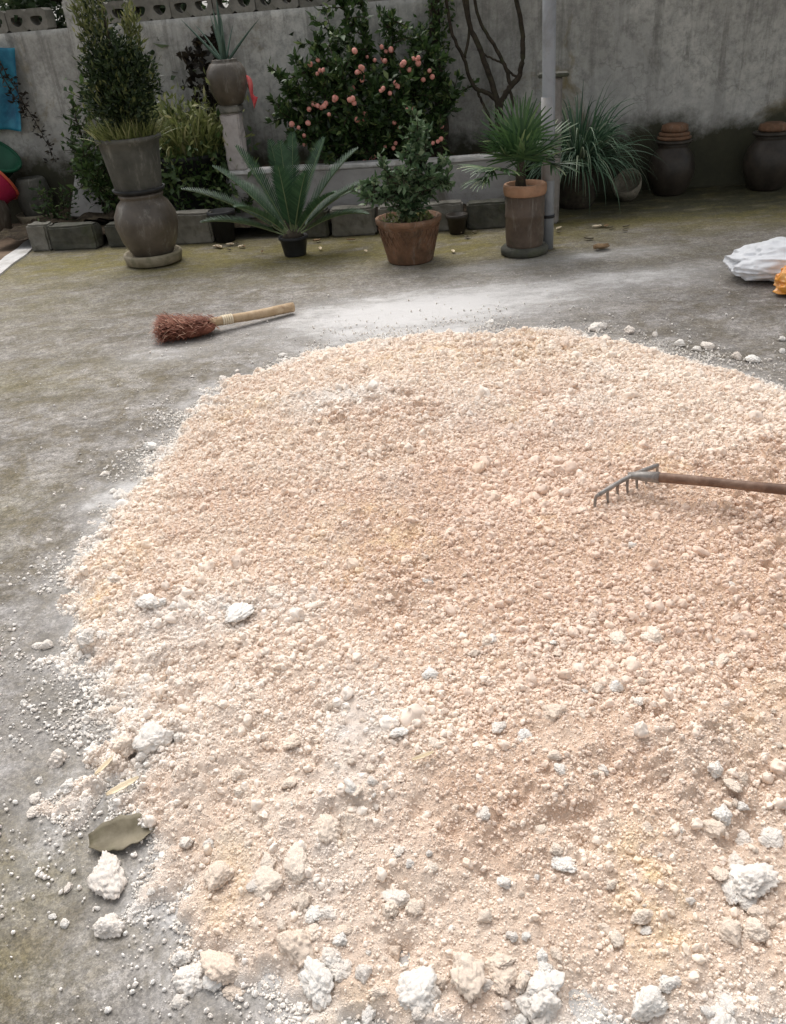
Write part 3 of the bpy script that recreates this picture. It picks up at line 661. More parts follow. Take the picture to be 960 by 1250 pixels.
stuff(leaves('dark_leaves', P, rg.normal(size=(1500, 3))*.6+[0, -.2, -.2], .075, .032, MAT['L_dark'], tb, seed=10))
twiggy('dried_climber', 'dark dried leafy climber clinging to the wall left of the aloe urn', 'shrub', WL(-1.26, .13, .10), [[(.08, -.1, 0), (.0, 0, .5), (.03, .03, .9), (-.04, .05, 1.25)], [(.08, -.1, 0), (.12, 0, .6), (.10, .04, 1.0), (.13, .05, 1.33)], [(.08, -.1, 0), (-.08, 0, .7), (-.14, .05, 1.16)]], 'L_brown', 620, .07, .05, 23, .08)
twiggy('leafy_weed', 'low dark leafy weed spilling over the soil behind the grey kerb block', 'weed', WL(-1.05, .85, .12), fanstems(7, .24, .22, .1, seed=2), 'L_dark', 260, .06, .025, 24, .06, rad=.004)
twiggy('leafy_weed', 'small trailing weed beside the clay bowl at the wall foot', 'weed', WL(-2.62, .55, .02), fanstems(6, .42, .2, .1, seed=3), 'L_dark', 130, .055, .022, 25, .07, rad=.004)

# aloe urn on pillar
pl_loc = WL(-.93, .655, .452)
pil = thing('stone_pillar', 'slim pale pinkish stone pillar under the aloe urn', 'pillar', pl_loc, WA)
box('shaft', .15, .13, .42, MAT['pillar'], pil, cuts=4, seed=41, rough=.01)
box('capital', .185, .16, .06, MAT['block'], pil, (0, 0, .418), cuts=2, seed=42)
al = thing('aloe_urn', 'round brown clay urn with long aloe leaves on the pillar', 'potted plant', (pl_loc[0]+.015, pl_loc[1], .929))
lathe('urn', [(.085, 0), (.10, .01), (.142, .10), (.158, .18), (.150, .24), (.12, .285), (.095, .30), (.10, .312), (.085, .314), (.075, .29)], MAT['jar'], al, None, 40, .01, 4)
lathe('soil', [(.02, .27), (.08, .285), (.075, .295), (.01, .30)], MAT['soil'], al, None, 16)
def aloe_leaf(d, L, wd, drp, seed):
    V, F = [], []; nseg = 9; p = Vector((d[0]*.03, d[1]*.03, .29)); d = Vector(d).normalized()
    sd_ = d.cross(Vector((0, 0, 1))); sd_ = sd_.normalized() if sd_.length > .05 else Vector((1, 0, 0))
    if abs(sd_.y) > .85: sd_ = Vector((.8, .5, 0)).normalized()
    for i in range(nseg+1):
        t = i/nseg; wv = wd*(1-t)**.75*(.75+.25*min(1, t*5))+.001; nm = d.cross(sd_).normalized()
        V += [p-sd_*wv, p-nm*wv*.42, p+sd_*wv, p+nm*wv*.10]
        p = p+d*(L/nseg); d = (d+Vector((0, 0, -drp/nseg*(.3+1.5*t)))).normalized()
    for i in range(nseg):
        for k in range(4): F.append((4*i+k, 4*i+(k+1) % 4, 4*i+4+(k+1) % 4, 4*i+4+k))
    o = pyd('leaf', V, F, MAT['L_aloe'], al); settint(o.data, np.full(len(V), random.Random(seed).random())); return o
for k, (d, L, wd, dr) in enumerate([((-.05, -.1, 1), .36, .030, .1), ((.02, .05, 1), .42, .028, .05), ((.08, -.05, 1), .33, .032, .1), ((.62, -.05, .62), .40, .019, .2), ((-.55, -.1, .70), .40, .019, .1), ((-.42, .2, .75), .34, .013, .5), ((-.16, .1, 1), .34, .018, .2), ((.25, .3, .8), .28, .014, .3), ((.1, -.4, .8), .22, .014, .6)]): aloe_leaf(d, L, wd, dr, k)
V, F = [], []
for i in range(8):
    t = i/7; V += [(.155+.075*t+.02*math.sin(t*6), -.06-.02*math.sin(t*9), .20-.17*t+.015*math.sin(t*7)), (.165+.02*t, -.075, .10-.14*t)]
for i in range(7): F.append((2*i, 2*i+1, 2*i+3, 2*i+2))
o = pyd('red_ribbon', [Vector(v)+al.location for v in V], F, MAT['ribbon']); o.modifiers.new('thickness', 'SOLIDIFY').thickness = .002
tag(o, 'faded red ribbon hanging at the side of the aloe urn', 'ribbon')

# ================================================================== FRUIT BUSH, VINE, POTTED BUSH
fb_loc = WL(.14, .38, .36)
fst = [[(-.02, 0, 0), (-.2, -.05, .25), (-.42, -.08, .45), (-.60, -.05, .60)], [(0, 0, 0), (-.12, -.05, .3), (-.30, -.05, .65), (-.36, 0, .92)], [(0, 0, 0), (-.05, 0, .4), (-.10, 0, .8), (-.14, 0, 1.22)], [(0, 0, 0), (.03, 0, .4), (.02, .02, .85), (.0, .02, 1.30)],
       [(0, 0, 0), (.1, -.05, .35), (.20, 0, .75), (.22, 0, 1.05)], [(.02, 0, 0), (.2, -.05, .3), (.36, -.05, .6), (.40, 0, .92)], [(.02, 0, 0), (.3, -.08, .2), (.52, -.08, .34), (.68, -.05, .48)], [(0, 0, 0), (-.3, -.15, .15), (-.45, -.2, .28), (-.62, -.18, .30)], [(0, 0, 0), (.15, -.2, .25), (.25, -.25, .5), (.3, -.22, .7)], [(0, 0, 0), (-.1, -.22, .3), (-.18, -.26, .55), (-.2, -.25, .78)],
       [(0, 0, 0), (.02, -.25, .2), (.03, -.30, .42), (.05, -.28, .62)], [(.0, 0, 0), (-.2, .1, .4), (-.22, .15, .7), (-.25, .15, 1.0)], [(.0, 0, 0), (.25, -.15, .12), (.4, -.2, .22), (.55, -.2, .22)], [(0, 0, 0), (-.25, -.1, .3), (-.48, -.12, .52), (-.66, -.1, .72)], [(0, 0, 0), (-.3, -.1, .22), (-.52, -.12, .36), (-.68, -.1, .46)], [(0, 0, 0), (.25, -.1, .35), (.42, -.1, .62), (.52, -.05, .80)], [(0, 0, 0), (.3, -.1, .28), (.46, -.1, .46), (.60, -.08, .62)], [(0, 0, 0), (-.2, -.18, .35), (-.36, -.2, .6), (-.46, -.16, .78)]]
fb = twiggy('fruit_bush', 'large dark green bush covered in pinkish orange fruits in the raised bed', 'bush', fb_loc, fst, 'L_fruitbush', 13500, .068, .031, 31, .155, rad=.014)
fm = []
for k in range(4):
    bm = bmesh.new(); bmesh.ops.create_icosphere(bm, subdivisions=3, radius=.026)
    co = np.array([v.co[:] for v in bm.verts])/.026; dd = .07*fbm(co[:, 0]*1.3+k*5, co[:, 1]*1.3, co[:, 2]*1.3+.2, 2, k)
    for v, q, c in zip(bm.verts, dd, co): v.co = v.co*(1+q)*(1-.10*max(0, abs(c[2])-.75)*4*.25); v.co.z *= .9
    me = bpy.data.meshes.new('fruit'); bm.to_mesh(me); bm.free(); me.materials.append(MAT['fruit']); me.polygons.foreach_set('use_smooth', np.ones(len(me.polygons), bool)); fm.append(me)
# fruit clusters, local (x, z) in the bush
FC = [(-.53, .40, 2), (-.47, .58, 4), (-.40, .84, 1), (-.36, .78, 2), (-.25, .63, 4), (-.12, .62, 3), (-.06, .83, 3), (.10, .90, 6), (.28, .80, 6), (.36, .76, 2), (.44, .74, 2), (.18, .62, 4), (-.10, .46, 2), (.12, .22, 2), (.02, .12, 2), (-.05, .10, 2), (.30, .24, 2), (.62, .30, 3), (.20, .36, 1), (-.34, .50, 3), (.0, .70, 2), (-.58, .30, 1), (.36, .50, 1)]
rr = random.Random(77)
for (x_, z_, n_) in FC:
    n_ += 1
    cand = sorted(LAST_TW, key=lambda e: math.hypot(e.x-x_, e.z-z_)+.22*e.y+rr.random()*.03)
    for k in range(n_):
        e = cand[k//3]; o = bpy.data.objects.new('fruit', fm[rr.randrange(4)]); C.objects.link(o); o.parent = fb; s_ = rr.uniform(.55, .92)
        o.location = (e.x+rr.gauss(0, .026), e.y-.025+rr.gauss(0, .015), e.z-.016+rr.gauss(0, .022)); o.scale = (s_,)*3; o.rotation_euler = (rr.random()*3, rr.random()*3, 0)
vn = thing('bare_vine', 'thick leafless dark vine forking up the wall beside the grey pole', 'vine', WL(1.18, .28, .36))
trunkp = [(0, 0, 0), (.0, 0, .22), (.0, 0, .40)]
tube('trunk', smoothpath(trunkp, 5, .004, 1), .034, MAT['bark'], vn)
for k, (pth, r_) in enumerate([([(0, 0, .38), (-.05, .02, .55), (-.14, .06, .80), (-.22, .08, 1.0), (-.26, .08, 1.4)], .026), ([(0, 0, .38), (.07, .02, .50), (.17, .04, .60), (.20, .06, .78), (.19, .08, .95), (.13, .08, 1.2), (.12, .08, 1.45)], .024),
        ([(0, 0, .42), (-.10, .02, .50), (-.20, .05, .55), (-.27, .07, .75), (-.36, .08, .95), (-.40, .08, 1.3)], .018), ([(.10, .02, .53), (.05, .03, .68), (-.05, .05, .85), (-.16, .07, 1.05), (-.20, .08, 1.4)], .017), ([(-.17, .04, .54), (-.14, .04, .44), (-.09, .02, .34), (-.05, 0, .2), (-.03, 0, .02)], .012),
        ([(.15, .03, .58), (.08, .04, .64), (.02, .05, .70), (-.06, .06, .74), (-.16, .07, .80)], .010), ([(-.26, .07, .75), (-.22, .08, .95), (-.26, .08, 1.15), (-.22, .08, 1.4)], .012), ([(.09, .02, .52), (.11, .0, .40), (.10, 0, .22), (.07, 0, .02)], .013)]):
    sp_ = smoothpath(pth, 6, .005, k); tube('branch', sp_, [r_*(1-.35*i/len(sp_)) for i in range(len(sp_))], MAT['bark'], vn, 8)
tk = thing('mossy_trunk', 'dark mossy tree trunk against the wall right of the fruit bush', 'tree', WL(.70, .16, .36))
sp_ = smoothpath([(0, 0, 0), (.01, .02, .4), (-.02, .04, .8), (.0, .04, 1.5), (.02, .05, 2.2)], 6, .006, 3)
tube('trunk', sp_, [.06-.0012*i for i in range(len(sp_))], MAT['bark'], tk, 12)
P = np.stack([rg.normal(size=700)*.055, rg.normal(size=700)*.05-.02, rg.uniform(.75, 1.7, 700)], 1)
stuff(leaves('ivy', P, rg.normal(size=(700, 3))*.7+[0, -.4, .2], .05, .028, MAT['L_dark'], tk, seed=12))

pb_ = thing('potted_bush', 'small grey green leafy bush in a brown patterned tapering pot', 'potted plant', (.265, 5.67, 0))
lathe('pot', [(.145, 0), (.155, .012), (.198, .235), (.205, .245), (.218, .255), (.222, .285), (.20, .288), (.19, .24)], MAT['terra'], pb_, None, 56, .006, 5, .006)
# woven relief on the pot
V, F = [], []
for k in range(26):
    for sg in (-1, 1):
        p_ = [((.150+.052*t)*1.012*math.cos(2*PI*(k+sg*2.2*t)/26), (.150+.052*t)*1.012*math.sin(2*PI*(k+sg*2.2*t)/26), .02+.21*t) for t in np.linspace(0, 1, 7)]
        v, q = tube_data(p_, .0042, 4); o_ = len(V); V += v; F += [tuple(i+o_ for i in t) for t in q]
stuff(pyd('pot_relief', V, F, MAT['terra'], pb_.children[0]))
lathe('soil', [(.05, .22), (.195, .25), (.19, .262), (.05, .27)], MAT['soil'], pb_, None, 30)
bst = [[(0, 0, .24), (.01, 0, .36), (-.10, 0, .45), (-.24, .02, .50)], [(0, 0, .24), (.02, 0, .38), (.02, -.02, .55), (.06, -.02, .72)], [(0, 0, .24), (.0, 0, .36), (-.08, -.06, .52), (-.14, -.08, .62)], [(0, 0, .24), (.03, 0, .36), (.14, -.02, .50), (.24, .0, .60)], [(0, 0, .24), (.03, 0, .38), (.10, -.08, .50), (.15, -.12, .55)], [(0, 0, .24), (.02, 0, .40), (.12, .05, .62), (.16, .06, .80)], [(0, 0, .24), (-.01, 0, .36), (-.16, -.05, .42), (-.28, -.04, .44)], [(0, 0, .24), (.0, 0, .38), (-.02, -.10, .52), (-.02, -.14, .58)], [(0, 0, .24), (.02, 0, .4), (.06, .0, .65), (.1, .0, .84)], [(0, 0, .24), (.03, 0, .36), (.2, .02, .46), (.27, .02, .48)]]
def add_twigs(t, stems, leafm, nl, ll, lw, seed, spread, rad):
    q = twiggy('tmp', 'x', 'x', (0, 0, 0), stems, leafm, nl, ll, lw, seed, spread, rad=rad)
    for ch in list(q.children): ch.parent = t
    bpy.data.objects.remove(q)
add_twigs(pb_, bst, 'L_grey', 3200, .055, .026, 33, .095, .012)
n = 160; a = rg.uniform(0, 2*PI, n); q = np.sqrt(rg.random(n))*.18
stuff(leaves('groundcover', np.stack([q*np.cos(a), q*np.sin(a), np.full(n, .26)], 1), rg.normal(size=(n, 3))*.5+[0, 0, .5], .05, .02, MAT['L_olive'], pb_, seed=15))

# ================================================================== CYCAD
cyc = thing('potted_cycad', 'spreading cycad with long feathery fronds in a small black pot', 'potted plant', (-.55, 6.10, 0))
lathe('pot', [(.075, 0), (.08, .01), (.098, .11), (.108, .115), (.108, .135), (.092, .135), (.085, .10)], MAT['black'], cyc, None, 28)
lathe('crown', [(.03, .08), (.085, .12), (.07, .15), (.03, .175)], MAT['bark'], cyc, None, 16, .05)
def frond(d, L, drp, seed):
    rr = random.Random(seed); nseg = 46; p = Vector((d[0]*.03, d[1]*.03, .13)); d = Vector(d).normalized(); path = []; V, F, tv = [], [], []
    side = d.cross(Vector((0, 0, 1))); side = side.normalized() if side.length > .15 else Vector((1, .2, 0)).normalized()
    for i in range(nseg+1):
        t = i/nseg; path.append(p.copy()); nm = side.cross(d).normalized()
        if i > 7:
            u = (t-.15)/.85; ll = .098*(math.sin(PI*min(1, .12+.86*u)))**.7*rr.uniform(.9, 1.08)+.012
            for sg in (-1, 1):
                ld = (side*sg*.80+d*.62+nm*.34+Vector((0, 0, rr.uniform(-.04, .04)))).normalized(); w_ = .0068; wx = d*w_
                o = len(V); V += [p-wx, p+wx, p+ld*ll*.6+wx*.8, p+ld*ll*.6-wx*.8, p+ld*ll]; F += [(o, o+1, o+2, o+3), (o+3, o+2, o+4)]; c = rr.random()*.8; tv += [c]*5
        p = p+d*(L/nseg); d = (d+Vector((0, 0, -drp/nseg*(.2+1.7*t)))).normalized()
    v, q = tube_data(path, [.0065*(1-.8*i/len(path)) for i in range(len(path))], 5); o = len(V); V += v; F += [tuple(i+o for i in t) for t in q]; tv += [.95]*len(v)
    ob = pyd('frond', V, F, MAT['L_cycad'], cyc, None, smooth=False); settint(ob.data, tv)
for k, (az, el, L, dr) in enumerate([(178, 36, .80, .45), (166, 50, .70, .40), (192, 26, .62, .5), (150, 62, .70, .35), (120, 76, .64, .2), (98, 82, .62, .15), (70, 74, .68, .25), (42, 62, .70, .35), (18, 52, .74, .5), (4, 40, .66, .6), (-14, 28, .56, .7), (-35, 48, .50, .6), (220, 44, .50, .6), (265, 70, .54, .3), (305, 64, .52, .4), (140, 44, .6, .5), (30, 34, .6, .6)]):
    a, e = R(az), R(el); frond((math.cos(a)*math.cos(e), math.sin(a)*math.cos(e), math.sin(e)), L, dr, k)

# ================================================================== FAN PALM IN CYLINDRICAL POT
pm = thing('potted_palm', 'spiky fan palm in a tall brown cylindrical pot by the pole', 'potted plant', (1.03, 5.60, 0))
lathe('base_plate', [(.14, 0), (.158, .01), (.16, .04), (.145, .055), (.12, .058)], MAT['block_dark'], pm, None, 36, .02)
pmp = lathe('pot', [(.118, .05), (.121, .07), (.126, .12), (.126, .24), (.130, .245), (.130, .26), (.127, .265), (.128, .385)], MAT['cylpot'], pm, None, 40, .006)
lathe('rim', [(.120, .375), (.134, .38), (.140, .40), (.141, .43), (.137, .445), (.118, .447), (.115, .42), (.10, .40)], MAT['rim'], pmp, None, 40, .006)
lathe('soil', [(.05, .38), (.116, .40), (.11, .415), (.02, .42)], MAT['soil'], pm, None, 20)
lathe('trunk', [(.03, .40), (.036, .43), (.03, .50), (.022, .60), (.008, .62)], MAT['bark'], pm, (-.03, 0, 0), 10, .1)
def fan(d, pet, bl, nb, spreadA, drp, seed, dead=False):
    rr = random.Random(seed); d = Vector(d).normalized(); b = Vector((-.03, 0, .55+.05*rr.random()))-Vector((0, 0, .08)); path = []; p = b.copy(); dd = d.copy()
    for i in range(7): path.append(p.copy()); p = p+dd*(pet/6); dd = (dd+Vector((0, 0, -.05*drp))).normalized()
    hub = path[-1]; s = dd.cross(Vector((0, 0, 1))); s = s.normalized() if s.length > .1 else Vector((1, 0, 0)); up = s.cross(dd).normalized()
    V, F, tv = [], [], []
    for k in range(nb):
        a = (k/(nb-1)-.5)*spreadA; q = (dd*math.cos(a)+s*math.sin(a)+up*(.12*math.cos(a*2)+rr.uniform(-.05, .05))).normalized(); L = bl*(1-.22*abs(a)/(spreadA/2))*rr.uniform(.88, 1.1); pp = hub.copy(); o = len(V); sd_ = q.cross(up+Vector((rr.uniform(-.3, .3),)*3)).normalized(); c = rr.random()
        for i in range(6):
            t = i/5; wv = .0072*(math.sin(PI*(.18+.78*t)))**.8+.0008; V += [pp-sd_*wv, pp+sd_*wv]; tv += [c, c]
            pp = pp+q*(L/5); q = (q+Vector((0, 0, -.22*drp*t))).normalized()
        for i in range(5): F.append((o+2*i, o+2*i+1, o+2*i+3, o+2*i+2))
    v, q = tube_data(path, .0045, 5); o = len(V); V += v; F += [tuple(i+o for i in t) for t in q]; tv += [.5]*len(v)
    ob = pyd('leaf', V, F, MAT['L_palm'], pm); settint(ob.data, tv)
for k, (az, el, pet, bl, nb, sp_, dr) in enumerate([(200, 50, .16, .26, 22, 3.6, .7), (175, 30, .20, .24, 22, 3.4, 1.3), (150, 62, .20, .28, 24, 3.4, .5), (100, 72, .20, .28, 24, 3.2, .4), (60, 60, .20, .27, 24, 3.4, .6), (20, 48, .20, .26, 24, 3.4, .9), (350, 22, .20, .24, 22, 3.2, 1.3), (290, 58, .14, .25, 22, 3.4, .8), (240, 62, .15, .27, 22, 3.4, .7), (270, 82, .22, .27, 24, 3.2, .4), (185, 12, .22, .20, 18, 2.8, 1.4), (225, 30, .18, .22, 20, 3.2, 1.2), (320, 38, .18, .22, 20, 3.2, 1.0)]):
    a, e = R(az), R(el); fan((math.cos(a)*math.cos(e), math.sin(a)*math.cos(e), math.sin(e)), pet, bl, nb, sp_, dr, k)

# ================================================================== STRAP-LEAVED CLUMP, BASKET, DARK JARS
sc_ = thing('strap_leaf_clump', 'big clump of pale drooping strap leaves right of the grey pole', 'plant', (1.70, 6.95, 0))
n = 620; a = rg.uniform(0, 2*PI, n); el = rg.uniform(.2, 1.45, n); q = np.sqrt(rg.random(n))*.13
P = np.stack([q*np.cos(a), q*np.sin(a), np.full(n, .25)+rg.random(n)*.15], 1)
stuff(blades('leaves', P, np.stack([np.cos(a)*np.cos(el), np.sin(a)*np.cos(el), np.sin(el)], 1), .58, .013, MAT['L_strap'], sc_, 2.4, 9, 16))
lathe('stump', [(.13, 0), (.15, .05), (.13, .30), (.06, .38)], MAT['bark'], sc_, None, 14, .06)
bk = thing('wicker_basket', 'small greyish wicker basket with hoop handle lying by the strap leaves', 'basket', (2.13, 7.02, .10)); bk.rotation_euler = (.5, -.35, 0)
lathe('bowl', [(.05, -.09), (.085, -.07), (.115, 0), (.120, .06), (.112, .06), (.10, 0), (.07, -.05)], MAT['wicker'], bk, None, 32, .02)
tube('handle', [(.115*math.cos(t), 0, .05+.13*math.sin(t)) for t in np.linspace(0, PI, 12)], .007, MAT['wicker'], bk, 6)
def dark_jar(loc, sc, label, lids, lidlabel):
    o = lathe('storage_jar', [(.12*sc, 0), (.14*sc, .015), (.195*sc, .14*sc), (.205*sc, .22*sc), (.18*sc, .32*sc), (.13*sc, .385*sc), (.125*sc, .40*sc), (.14*sc, .42*sc), (.13*sc, .43*sc), (.11*sc, .42*sc)], MAT['blackjar'], None, loc, 40, .01); tag(o, label, 'jar')
    z = .43*sc
    lid = thing('jar_lid', lidlabel, 'lid', (loc[0], loc[1], z-.004))
    for k in range(lids): lathe('disc', [(.145*sc-.012*k, .028*k), (.158*sc-.012*k, .028*k+.006), (.158*sc-.012*k, .028*k+.02), (.14*sc-.012*k, .028*k+.0275)], MAT['blackjar'] if k == 0 else MAT['terra'], lid, None, 30, .01, k)
    lathe('knob', [(.10*sc, .028*lids), (.118*sc, .028*lids+.012), (.11*sc, .028*lids+.05), (.07*sc, .028*lids+.062)], MAT['terra'], lid, None, 26, .015)
dark_jar((2.52, 7.14, 0), .92, 'dark stoneware jar with stacked lids next to the wicker basket', 3, 'stacked clay lids on the dark jar next to the wicker basket')
dark_jar((3.27, 7.02, 0), .96, 'dark stoneware jar with one lid in the shaded wall corner', 1, 'orange brown clay lid on the dark jar in the corner')

# ================================================================== LEFT EDGE: blue sheet, plastic tubs, bowl
def sheet():
    V, F = [], []; nu, nv = 26, 26
    for j in range(nv+1):
        for i in range(nu+1):
            u, v = i/nu, j/nv; x_ = -.62+.72*u-.10*(1-v)*0+(.13*(1-v))*u; z_ = 1.45-.64*v
            V.append((x_+.0*v, -.05-.03*math.sin(u*17+v*3)-.02*math.sin(u*9-v*5), z_+.015*math.sin(u*11)))
    for j in range(nv):
        for i in range(nu): F.append((j*(nu+1)+i, j*(nu+1)+i+1, (j+1)*(nu+1)+i+1, (j+1)*(nu+1)+i))
    p = WL(-3.13, .02, 0); o = pyd('hanging_sheet', V, F, MAT['blue'], None, p); o.rotation_euler = (0, 0, WA); o.modifiers.new('thickness', 'SOLIDIFY').thickness = .004; return o
tag(sheet(), 'creased turquoise blue plastic sheet hanging on the wall', 'sheet')
ivy = twiggy('hanging_creeper', 'dry brown creeper trailing down the wall along the blue sheet', 'creeper', WL(-2.98, .10, .5), [[(-.10, 0, .95), (-.02, -.02, .75), (.06, -.02, .5), (.14, -.02, .28), (.20, -.02, .02)], [(-.12, 0, .9), (-.02, -.02, .6), (.03, -.02, .45)]], 'L_brown', 170, .05, .022, 41, .05, rad=.006)
def tub_tilted(name, label, matb, matr, loc, rot, r_=.26, h=.22):
    t = thing(name, label, 'tub', loc); t.rotation_euler = rot
    bw = lathe('bowl', [(r_*.72, 0), (r_*.76, .01), (r_*.96, h*.9), (r_, h), (r_*.97, h), (r_*.92, h*.88), (r_*.70, .02)], MAT[matb], t, None, 40)
    tube('rim', [(r_*1.0*math.cos(a), r_*1.0*math.sin(a), h) for a in np.linspace(0, 2*PI, 41)], .013, MAT[matr], bw, 8); return t
tub_tilted('plastic_tub', 'upturned green plastic tub leaning on the red tub at the wall', 'greenplastic', 'greenplastic', (-3.37, 8.0, .53), (R(12), R(34), 0), .26, .16)
tub_tilted('plastic_tub', 'crimson plastic tub with orange rim tipped on its side', 'redplastic', 'orangerim', (-3.45, 7.78, .34), (R(-38), R(42), 0), .27, .24)
crate = lathe('clay_jar', [(.16, 0), (.19, .02), (.22, .20), (.20, .28), (.16, .32), (.14, .32), (.13, .28)], MAT['jar'], None, (-3.40, 7.75, 0), 32, .015); tag(crate, 'squat brown clay jar under the crimson tub', 'jar')
o = lathe('clay_bowl', [(.13, 0), (.165, .01), (.19, .10), (.20, .125), (.185, .125), (.16, .04)], MAT['dish'], None, (-3.02, 8.02, 0), 36, .01, 2); tag(o, 'shallow tan clay bowl at the foot of the wall beside the dirt path', 'bowl')
o = lathe('cement_jar', [(.10, 0), (.12, .01), (.145, .16), (.15, .26), (.13, .36), (.11, .38), (.09, .36)], MAT['greypot'], None, (-3.02, 8.03, .045), 30, .02, 6); tag(o, 'grey beige cement jar standing in the shallow clay bowl', 'jar')
o = box('broken_slab', .34, .05, .40, MAT['bed'], None, WL(-2.46, .36, .07), WA+.1, bev=.008, rough=.02, seed=55, tilt=(R(-22), R(14))); tag(o, 'broken pale concrete slab leaning against the wall behind the end block', 'slab')

# ================================================================== BAGS
def sack(name, loc, sx, sy, sz, mat, seed, label, rz=0):
    bm = bmesh.new(); bmesh.ops.create_icosphere(bm, subdivisions=6, radius=1); co = np.array([v.co[:] for v in bm.verts])
    d = .22*fbm(co[:, 0]*1.2+seed, co[:, 1]*1.2, co[:, 2]*1.2+.3, 2, seed)
    rdg = 1-np.abs(fbm(co[:, 0]*2.4+seed*3+.8*co[:, 1], co[:, 1]*1.6, co[:, 2]*2.6+.3, 3, seed+4))*2.2; d += .13*rdg
    d += .05*(1-np.abs(vnoise(co[:, 0]*6+seed, co[:, 1]*6, co[:, 2]*6+.4, seed+8))*2)
    q = co*(1+d)[:, None]*[sx, sy, sz]; q[:, 2] += sz*.62; q[:, 2] = np.where(q[:, 2] < .02, .004+.016*np.exp((q[:, 2]-.02)/.04), q[:, 2])
    for v, c in zip(bm.verts, q): v.co = c
    me = bpy.data.meshes.new(name); bm.to_mesh(me); bm.free(); o = link(name, me, MAT[mat], None, loc); o.rotation_euler = (0, 0, rz); return tag(o, label, 'bag')
sack('white_sack', (2.38, 4.64, 0), .33, .20, .115, 'bagwhite', 3, 'crumpled white woven sack lying on the concrete', .1)
sack('orange_bag', (2.36, 4.27, 0), .19, .12, .10, 'bagorange', 9, 'shiny orange plastic bag in front of the white sack')

# ================================================================== BROOM
br = thing('broom', 'short broom with shaggy reddish brown bristles and pale wooden handle', 'broom', (-.86, 4.45, 0))
hd = [(-.02, -.01, .060), (.10, .10, .050), (.22, .20, .042), (.365, .315, .034)]
sp_ = smoothpath([(-.06, -.01, .06), (.10, .075, .050), (.22, .14, .043), (.385, .235, .036)], 5, .0012, 2)
bh = tube('handle', sp_, [.024+.004*i/len(sp_) for i in range(len(sp_))], MAT['broomwood'], br, 14)
tubes('binding', [([(.005+k*.011, .022+k*.006, .058-k*.0006), (.012+k*.011, .026+k*.006, .0575-k*.0006)], .0285) for k in range(5)], MAT['husk'], bh, 12)
n = 5200; u = rg.random(n); P0 = np.stack([-.02+rg.normal(size=n)*.012, rg.normal(size=n)*.02, .055+rg.normal(size=n)*.012], 1)
t = rg.random(n)**.7; P = P0+np.stack([-.30*t, .02*t+rg.normal(size=n)*.045*(.4+t*.7), rg.normal(size=n)*.026*(.5+.6*t)], 1); P[:, 1] += -.05*np.sin(t*2.6)
P[:, 2] = np.clip(P[:, 2], .012, .095)
D = np.stack([-np.ones(n)*.8, rg.normal(size=n)*.5, rg.normal(size=n)*.5+.12], 1)
stuff(blades('bristles', P, D, .055, .0036, MAT['bristle'], br, 1.6, 3, 18))
bm = bmesh.new(); bmesh.ops.create_icosphere(bm, subdivisions=3, radius=1)
for v in bm.verts: v.co = Vector((v.co.x*.155-.18, v.co.y*.078*(1+.2*math.sin(v.co.x*9))-.03, max(.004, v.co.z*.045+.042)))
me = bpy.data.meshes.new('bristle_core'); bm.to_mesh(me); bm.free(); settint(me, RNG.random(len(me.vertices))*.5); link('bristle_core', me, MAT['bristle'], br)

# ================================================================== HEAP
hp = thing('dregs_heap', 'wide flat heap of crumbly cream bean dregs spread on the concrete', 'heap', (0, 0, 0))
def heap_surface():
    xs = np.arange(-1.15, 2.15, .0044); ys = [.58]
    while ys[-1] < 4.22: ys.append(ys[-1]+.0032+.0018*(ys[-1]-.58))
    ys = np.array(ys); X, Y = np.meshgrid(xs, ys); d = heap_sd(X, Y)
    Z = heap_h(X, Y, d)+heap_fine(X, Y)*sstep(-.05, .05, d)-.004
    nx, ny = len(xs), len(ys); i = (np.arange(nx-1)[None]+nx*np.arange(ny-1)[:, None]).ravel()
    q = np.stack([i, i+1, i+nx+1, i+nx], 1); zf = Z.ravel(); q = q[(zf[q] > -.004).any(1)]
    used = np.unique(q); mp = np.zeros(X.size, np.int64); mp[used] = np.arange(len(used))
    x, y = X.ravel()[used], Y.ravel()[used]
    me = fastmesh('heap_surface', np.stack([x, y, zf[used]], 1), mp[q])
    wh, co, b = heap_mix(x, y, d.ravel()[used]); b = np.clip(b+.25, 0, 1)
    a = me.attributes.new('mix', 'FLOAT_COLOR', 'POINT'); a.data.foreach_set('color', np.stack([wh, co, b, np.ones_like(x)], 1).astype(np.float32).ravel())
    return link('heap_surface', me, MAT['heap'], hp)
heap_surface()

